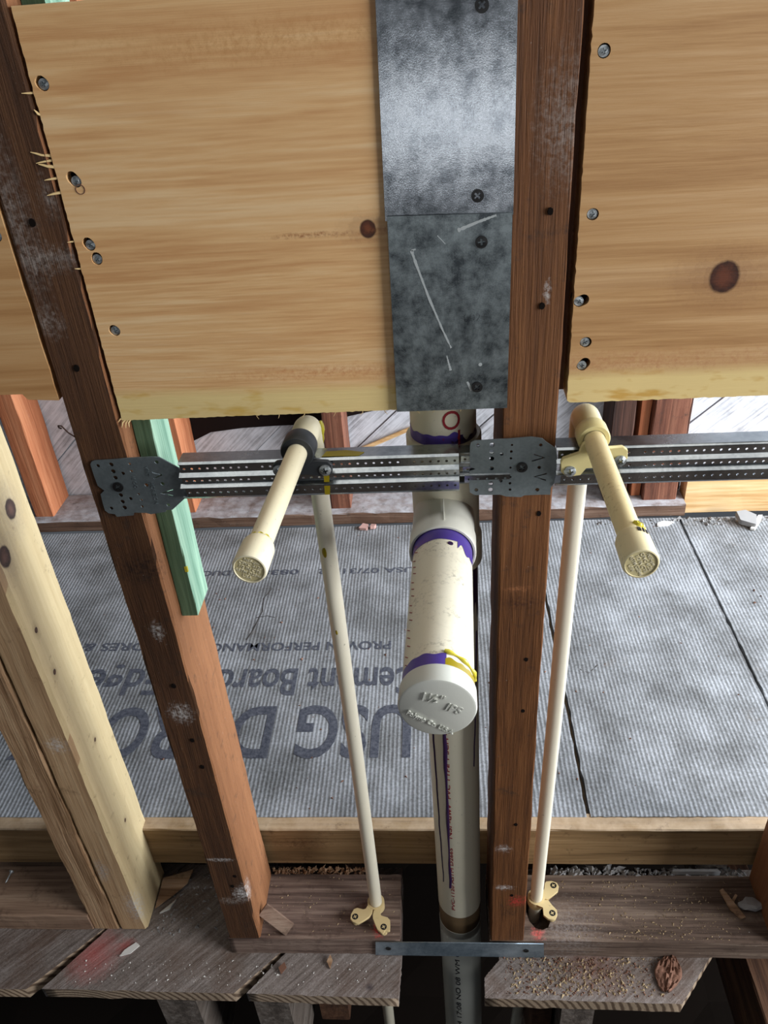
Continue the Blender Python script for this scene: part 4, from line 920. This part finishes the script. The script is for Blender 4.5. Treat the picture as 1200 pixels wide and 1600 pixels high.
glue_ring(E1, d1, L1 - 0.0265, 3.6, 5.2, PR + 0.0006, 0.0006, MT['glue'], sl_)
glue_ring(E2, d2, L2 - 0.030, 3.3, 4.4, PR + 0.0001, 0.0022, MT['glue'], sr_)
# glue spots on the riser and elbow, barcode on the right cap
for (x, z, rr, mt) in ((-0.1005, 0.6000, 0.0045, 'glue_dark'), (-0.0985, 0.508, 0.0022, 'glue_dark')):
    b = bmesh.new(); yc = 0.0346; ang0 = -0.35
    lathe(b, (x, yc - PR * 0.93, z), (-0.3, -1, 0), [(0, rr), (0.0006, rr * 0.7), (0.0010, 0)], 12)
    for v in b.verts: v.co.z = z + (v.co.z - z) * 1.3; v.co.x = x + (v.co.x - x) * 0.55
    mk('glue_spot', b, MT[mt], ri1, smooth=60)
b = bmesh.new(); sweep(b, [E1 + Vector((0.0101, 0.001, 0.004 - 0.004 * k)) + Vector((0.0006 * math.sin(k), -0.001, 0)) for k in range(7)], [0.0012, 0.002, 0.0022, 0.0016, 0.002, 0.0012, 0.0006], 6); mk('glue_bead', b, MT['glue'], sl_, smooth=60)
for k in range(9):
    a = 0.15 + k * 0.075
    if k in (3, 6): continue
    p = E2 + d2 * (L2 - 0.0225) + Vector((math.sin(a), 0, math.cos(a))) * 0.0106
    b = bmesh.new(); sweep(b, [p, p + d2 * 0.0038], 0.0003, 4); mk('barcode_bar', b, MT['ink_black'], cp2)

# ------------------------------------------------------------------ clamps on the brackets
ck = empty('pipe_clamp', (E1.x, -0.009, 0.70), 'black plastic clamp gripping the left stub-out on the bracket', 'pipe clamp', 'pipe clamps')
ear = mm([(-123.5, 710.0), (-120.4, 712.3), (-113.2, 713.0), (-90.7, 712.2), (-82.2, 711.3), (-79.4, 708.2), (-79.6, 701.9), (-81.9, 699.2), (-90.2, 698.9), (-97.9, 700.4), (-106.5, 700.9), (-115, 699.6), (-122.1, 700.0), (-123.8, 704.3)])
b = plate2d(ear, [], 0.0030, XZ(-0.0088), 0.0004); mk('mounting_ears', b, MT['clamp_black'], ck)
b = bmesh.new(); lathe(b, E1 + d1 * 0.0275, d1, [(0, PR + 0.0002), (0, 0.0122), (0.0015, 0.0128), (0.0150, 0.0128), (0.0165, 0.0120), (0.0165, PR + 0.0004)], 36, False); mk('ring', b, MT['clamp_black'], ck, smooth=40)
for (x, z, a) in ((-0.0848, 0.7042, 0.3), (-0.1196, 0.7052, 0.7)): screw_front(SC_P, x, -0.0104, z, ck, a, 1.08)
cr = empty('pipe_clamp', (E2.x, -0.009, 0.70), 'cream plastic clamp gripping the yellowed stub-out on the bracket', 'pipe clamp', 'pipe clamps')
ear = mm([(88.8, 705.1), (90.3, 708.2), (101.7, 712.4), (102.7, 717.9), (105, 721), (121, 721), (121.3, 715.8), (132.1, 716.5), (135.9, 713.7), (136.5, 707.3), (134.3, 701.8), (128.3, 700.4), (125.3, 702.1), (114.7, 699.6), (107.6, 699.5), (103.8, 693.9), (94.1, 692.6), (89.6, 696.9)])
b = plate2d(ear, [circ(E2.x, 0.7195, PR + 0.0003, 20)] if False else [], 0.0030, XZ(-0.0105), 0.0004); mk('mounting_ears', b, MT['clamp_cream'], cr)
b = bmesh.new(); lathe(b, E2 + d2 * 0.0262, d2, [(0, PR + 0.0002), (0, 0.0112), (0.0012, 0.0118), (0.0130, 0.0118), (0.0142, 0.0110), (0.0142, PR + 0.0004)], 36, False); mk('ring', b, MT['clamp_cream'], cr, smooth=40)
for (x, z, a) in ((0.0958, 0.6978, 0.2), (0.1312, 0.7054, 0.9)): screw_front(SC_P, x, -0.0122, z, cr, a, 1.05)

# clamps at the foot of the risers
def foot(label, base, plates, scr, pc, mt):
    e = empty('pipe_clamp', base, label, 'pipe clamp', 'pipe clamps')
    for pl_ in plates:
        b = plate2d(mm(pl_), [], 0.0030, XY(0.0445), 0.0003); mk('clamp_half', b, mt, e)
    b = bmesh.new(); lathe(b, (pc[0], pc[1], 0.0345), (0, 0, 1), [(0, PR + 0.0002), (0, PR + 0.0030), (0.0120, PR + 0.0030), (0.0120, PR + 0.0003)], 28, False); mk('collar', b, mt, e, smooth=40)
    for (x, y) in scr: screw_up(SC_B, x, y, 0.0452, e, 0.5)
    for (x, y) in scr:
        b = bmesh.new(); lathe(b, (x, y, 0.0335), (0, 0, 1), [(0, 0.004), (0.0100, 0.004)], 12); mk('spacer', b, mt, e)
    return e
foot('cream two-ear clamp at the foot of the left riser', (-0.094, 0.033, 0.034),
  [[(-102.1, 38.7), (-103.8, 35.7), (-106.3, 31.4), (-109.1, 30.4), (-116.7, 32.3), (-121.2, 30.3), (-124.0, 24.0), (-124.5, 18.3), (-120.9, 14.1), (-114.3, 11.9), (-109.0, 15.2), (-101.0, 20.4), (-98.0, 25.2), (-97.4, 29.5)],
   [(-96.0, 29.0), (-96.9, 23.3), (-96.7, 19.5), (-94.1, 13.0), (-90.0, 4.7), (-86.2, 1.5), (-82.5, -0.7), (-81.3, 2.9), (-80.4, 3.9), (-77.2, 3.0), (-74.9, 3.9), (-74.9, 11.3), (-75.4, 16.9), (-78.3, 20.2), (-86.3, 22.5), (-87.8, 25.3), (-84.0, 34.9), (-85.7, 40.3), (-88, 34)]],
  [(-0.1186, 0.0208), (-0.0827, 0.0083)], (-0.0939, 0.0404), MT['base_cream'])
foot('cream two-ear clamp over the bored hole at the foot of the right riser', (0.1065, 0.048, 0.034),
  [[(113.0, 45.7), (114.6, 56.2), (117.2, 58.3), (118.8, 66.1), (121.1, 68.7), (127.9, 69.4), (134.2, 66.9), (135.9, 62.0), (134.0, 55.6), (120.8, 45.2)],
   [(113.0, 44.4), (120.7, 44.0), (124.4, 37.5), (129.4, 31.4), (129.2, 25.4), (125.9, 19.3), (117.6, 19.9), (112.4, 24.5), (112.6, 34.0), (105.5, 37.3), (109.9, 39.8)]],
  [(0.1294, 0.0632), (0.1234, 0.0273)], (0.1063, 0.0479), MT['base_cream'])

# ------------------------------------------------------------------ steel strap tying the two sole plates
q = [(-0.0930, 0.0318), (-0.0950, 0.0022), (0.1120, 0.0006), (0.1100, 0.0312)]
b = plate2d(q, [], 0.0012, XZ(-0.0022)); sp_ = tag(mk('strap_plate', b, MT['strap_metal'], origin=(0.01, -0.002, 0.001)), 'blue grey steel strap bridging the sole plates in front of the drain pipe', 'strap')
for (x, z) in ((-0.078, 0.018), (0.0895, 0.0165)): screw_front(SC_B, x, -0.0026, z, sp_, 0.5, 0.85)

# ------------------------------------------------------------------ joists in the dark under the planks
for (x0, x1, y0, mt, lb) in ((-0.369, -0.320, -0.043, 'joist', 'grey joist end below the plank with the red paint, chalky top'), (-0.246, -0.203, -0.044, 'joist', 'grey joist end below the short plank left of the drain'), (-0.190, -0.150, 0.030, 'joist_brown', 'dark joist set back right of the grey joist ends'),
        (0.129, 0.168, -0.046, 'joist', 'grey joist end below the dusty plank right of the drain'), (0.100, 0.124, -0.020, 'joist_brown', 'dark joist set back beside the right joist end'), (0.392, 0.44, -0.03, 'joist_brown', 'brown joist end in the bottom right corner')):
    b = bmesh.new(); timber(b, (x0, x1), (y0, 0.5), (-0.24, -0.0200 if x0 < 0.39 else -0.115), 'Y', 20, 0.0012, 0.0016, int(x0 * 1000))
    tag(mk('floor_joist', b, MT[mt], origin=((x0 + x1) / 2, 0.2, -0.24)), lb, 'joist', 'floor joists')

# ------------------------------------------------------------------ loose bits lying about
b = bmesh.new(); r = bmesh.ops.create_cube(b, size=1.0)
for v in b.verts: v.co = Vector((v.co.x * 0.042, v.co.y * 0.017, v.co.z * 0.0042))
bmesh.ops.bevel(b, geom=b.edges[:], offset=0.0006, segments=1, affect='EDGES')
for an, ax in ((R_(38), 'X'), (R_(32), 'Y'), (R_(-22), 'Z')): bmesh.ops.rotate(b, verts=b.verts, cent=(0, 0, 0), matrix=Matrix.Rotation(an, 3, ax))
lowz = min(v.co.z for v in b.verts); bmesh.ops.translate(b, verts=b.verts, vec=(-0.2160, 0.0145, SZ + 0.0005 - lowz))
tag(mk('wood_shim', b, MT['shim'], origin=(-0.2195, 0.013, SZ)), 'broken wood shim leaning against the foot of the left redwood stud', 'wood shim')
def chip(pts, z, th, mt, label, name='wood_chip', cat='wood chip', tilt=0.0, group='loose chips'):
    b = plate2d(rag(pts, 0.0006, 6, len(pts)), [], th, XY(z + th / 2))
    cx = sum(p[0] for p in pts) / len(pts); cy = sum(p[1] for p in pts) / len(pts)
    if tilt:
        bmesh.ops.rotate(b, verts=b.verts, cent=(cx, cy, z), matrix=Matrix.Rotation(tilt, 3, 'X')); lz = min(v.co.z for v in b.verts); bmesh.ops.translate(b, verts=b.verts, vec=(0, 0, z - lz))
    return tag(mk(name, b, mt, origin=(cx, cy, z)), label, cat, group)
chip([(-0.391, 0.095), (-0.352, 0.107), (-0.356, 0.088), (-0.372, 0.072), (-0.392, 0.055)], 0.0005, 0.002, MT['chip'], 'triangular wood chip lying right of the pale doubled stud', tilt=0.12)
chip([(-0.384, 0.048), (-0.372, 0.054), (-0.366, 0.068), (-0.371, 0.062)], 0.0005, 0.0025, MT['white_chalk'], 'white splinter beside the triangular wood chip')
chip([(-0.160, 0.757), (-0.143, 0.755), (-0.141, 0.766), (-0.152, 0.770)], FZ + 0.0005, 0.006, MT['pink_chip'], 'pinkish chip on the floor before the far sole plate', tilt=0.2)
chip([(-0.138, 0.756), (-0.128, 0.757), (-0.126, 0.765), (-0.135, 0.767)], FZ + 0.0005, 0.007, MT['pink_chip'], 'smaller pinkish chip right of the larger one at the far sole plate', tilt=-0.2)
chip([(0.410, 0.742), (0.430, 0.744), (0.443, 0.754), (0.425, 0.758), (0.412, 0.752)], FZ + 0.0005, 0.003, MT['white_chalk'], 'white plaster flake on the floor under the wide brown stud', 'plaster_flake', 'plaster flake')
chip([(0.575, 0.725), (0.583, 0.722), (0.604, 0.752), (0.612, 0.768), (0.604, 0.768), (0.592, 0.748)], FZ + 0.0005, 0.004, MT['white_chalk'], 'curled white flake on the floor at the right edge', 'plaster_flake', 'plaster flake')
chip([(0.560, 0.740), (0.585, 0.728), (0.592, 0.752), (0.575, 0.765), (0.558, 0.762)], FZ + 0.0005, 0.012, MT['rubble'], 'grey rubble lump beside the curled white flake', 'rubble_lump', 'rubble', tilt=0.25)
chip([(0.283, 0.0870), (0.343, 0.0870), (0.340, 0.0905), (0.285, 0.0905)], 0.0, 0.040, MT['rubble'], 'pale plaster slab wedged between the right sole plate and the ledger', 'plaster_slab', 'plaster')
chip([(-0.214, -0.020), (-0.207, -0.014), (-0.204, -0.020), (-0.210, -0.027)], 0.0005, 0.003, MT['leaf'], 'curled brown flake on the plank left of the drain, below the sole plate', tilt=0.3)
chip([(-0.155, -0.012), (-0.151, -0.004), (-0.148, -0.010), (-0.150, -0.020)], 0.0005, 0.0025, MT['chip'], 'small tan flake against the sole plate left of the steel strap', tilt=0.2)
chip([(-0.420, -0.008), (-0.407, -0.004), (-0.398, 0.006), (-0.404, 0.010), (-0.416, 0.000)], 0.0005, 0.0015, MT['white_chalk'], 'white paint flake on the plank beside the faded red paint', 'paint_flake', 'paint flake')
def lump(c, s, mt, label, name, cat, seed, group='loose chips'):
    b = bmesh.new(); bmesh.ops.create_icosphere(b, subdivisions=2, radius=1.0)
    for v in b.verts:
        k = 1 + 0.45 * noise.noise(v.co * 1.4 + Vector((seed, 0, 0))); v.co = Vector((v.co.x * s[0] * k, v.co.y * s[1] * k, v.co.z * s[2] * k))
    lz = min(v.co.z for v in b.verts); bmesh.ops.translate(b, verts=b.verts, vec=(c[0], c[1], c[2] - lz))
    return tag(mk(name, b, mt, origin=c), label, cat, group)
lump((0.366, 0.044, SZ), (0.014, 0.008, 0.006), MT['rubble'], 'grey plaster lump on the right sole plate near the right edge', 'plaster_lump', 'plaster', 2)
chip([(0.334, 0.062), (0.338, 0.064), (0.356, 0.030), (0.350, 0.028), (0.340, 0.040)], SZ + 0.0005, 0.003, MT['chip'], 'brown splinter on the right sole plate left of the plaster lump', tilt=0.15)
chip([(0.346, 0.052), (0.352, 0.059), (0.354, 0.057), (0.348, 0.049)], SZ + 0.0005, 0.003, MT['chip'], 'small splinter standing by the grey plaster lump', tilt=0.3)
# crumpled dry leaf on the right plank
b = bmesh.new(); bmesh.ops.create_grid(b, x_segments=16, y_segments=16, size=1.0)
for v in b.verts:
    x, y = v.co.x, v.co.y; w = max(0.0, 1 - abs(y) ** 1.6)
    hgt = 0.010 * abs(noise.noise(Vector((x * 2.6, y * 2.6, 3)))) + 0.004 * abs(noise.noise(Vector((x * 7, y * 7, 8))))
    px, py = x * 0.013 * (0.3 + w), y * 0.026
    v.co = Vector((0.256 + px * 0.9 + py * 0.35, -0.020 + py * 0.85 - px * 0.2, 0.0008 + hgt))
lf = tag(mk('dry_leaf', b, MT['leaf'], origin=(0.256, -0.02, 0.0), smooth=30), 'crumpled reddish brown leaf on the dusty right plank', 'leaf')
md = lf.modifiers.new('thickness', 'SOLIDIFY'); md.thickness = 0.0004; md.offset = 1.0
# screw lying on the left sole plate
e = empty('loose_screw', (-0.592, 0.078, SZ), 'loose brass-coloured screw lying on the left sole plate', 'screw')
b = bmesh.new(); lathe(b, (-0.5935, 0.068, SZ + 0.0022), (0.12, 1, 0.12), [(0, 0.0), (0.003, 0.0010), (0.014, 0.0011), (0.0165, 0.0034), (0.0172, 0.0034)], 12); mk('shank', b, MT['screw_zinc'], e, smooth=30)
# uncountable dust and grit
def scatter(name, label, n, region, zf, smin, smax, mt, seed, flat=0.6):
    rnd = random.Random(seed); b = bmesh.new()
    for _ in range(n):
        x, y = region(rnd); s = smin + (smax - smin) * rnd.random() ** 3; z = zf
        r = Matrix.Rotation(rnd.uniform(0, 6.28), 3, 'Z') @ Matrix.Rotation(rnd.uniform(-.5, .5), 3, 'X')
        el = rnd.uniform(0.6, 2.2)
        q = [Vector((el, 0, -.4)), Vector((-.6, .7, -.4)), Vector((-.6, -.7, -.4)), Vector((0.1, 0, 0.7 * flat + .2))]
        vs = [b.verts.new((r @ p) * s + Vector((x, y, z + s * 0.35))) for p in q]
        for f in ((0, 1, 3), (1, 2, 3), (2, 0, 3), (0, 2, 1)): b.faces.new([vs[i] for i in f])
    cx = sum(v.co.x for v in b.verts) / len(b.verts); cy = sum(v.co.y for v in b.verts) / len(b.verts)
    return tag(mk(name, b, mt, origin=(cx, cy, zf)), label, 'debris', None, 'stuff')
scatter('sawdust', 'sawdust scattered on the dusty right plank', 900, lambda r: (0.066 + 0.19 * r.betavariate(1.6, 2.0), -0.046 + 0.044 * r.random()), 0.0, 0.0003, 0.0024, MT['sawdust'], 1)
scatter('grit', 'dark crumbs scattered on the dusty right plank', 900, lambda r: (0.062 + 0.20 * r.betavariate(1.4, 1.8), -0.047 + 0.045 * r.random()), 0.0, 0.0003, 0.0022, MT['leaf'], 21)
scatter('sawdust', 'sawdust scattered on the right sole plate', 700, lambda r: (0.13 + 0.23 * r.betavariate(2.0, 2.0), 0.003 + 0.075 * r.random() ** 1.4), SZ, 0.0003, 0.0016, MT['sawdust'], 2)
scatter('grit', 'light grit on the subfloor between the pale and redwood studs', 260, lambda r: (r.uniform(-0.39, -0.30), 0.02 + 0.09 * r.random()), 0.0, 0.0004, 0.003, MT['rubble'], 3)
scatter('grit', 'grit on the sole plate left of the drain', 200, lambda r: (r.uniform(-0.235, -0.07), 0.004 + 0.078 * r.random()), SZ, 0.0003, 0.0014, MT['sawdust'], 4)
scatter('grit', 'grit on the planks in front of the left sole plates', 220, lambda r: (r.uniform(-0.47, -0.075), -0.040 + 0.03 * r.random()), 0.0, 0.0003, 0.0018, MT['white_chalk'], 5)
scatter('rubble', 'plaster rubble packed behind the right sole plate', 240, lambda r: (r.uniform(0.13, 0.375), 0.0862 + 0.010 * r.random()), 0.030, 0.002, 0.0065, MT['rubble'], 6, 1.0)
scatter('rubble', 'brown crumbs packed behind the left sole plate', 240, lambda r: (r.uniform(-0.235, -0.10), 0.0862 + 0.009 * r.random()), 0.031, 0.0015, 0.004, MT['chip'], 7, 1.0)
scatter('grit', 'dark grit sprinkled over the cement board floor', 420, lambda r: (r.uniform(-0.6, 0.8), 0.115 + 0.64 * r.random()), FZ, 0.0004, 0.0028, MT['leaf'], 8)
scatter('grit', 'crumbs along the foot of the far wall', 260, lambda r: (r.uniform(0.30, 0.75), 0.745 + 0.025 * r.random()), FZ, 0.0008, 0.006, MT['rubble'], 9)
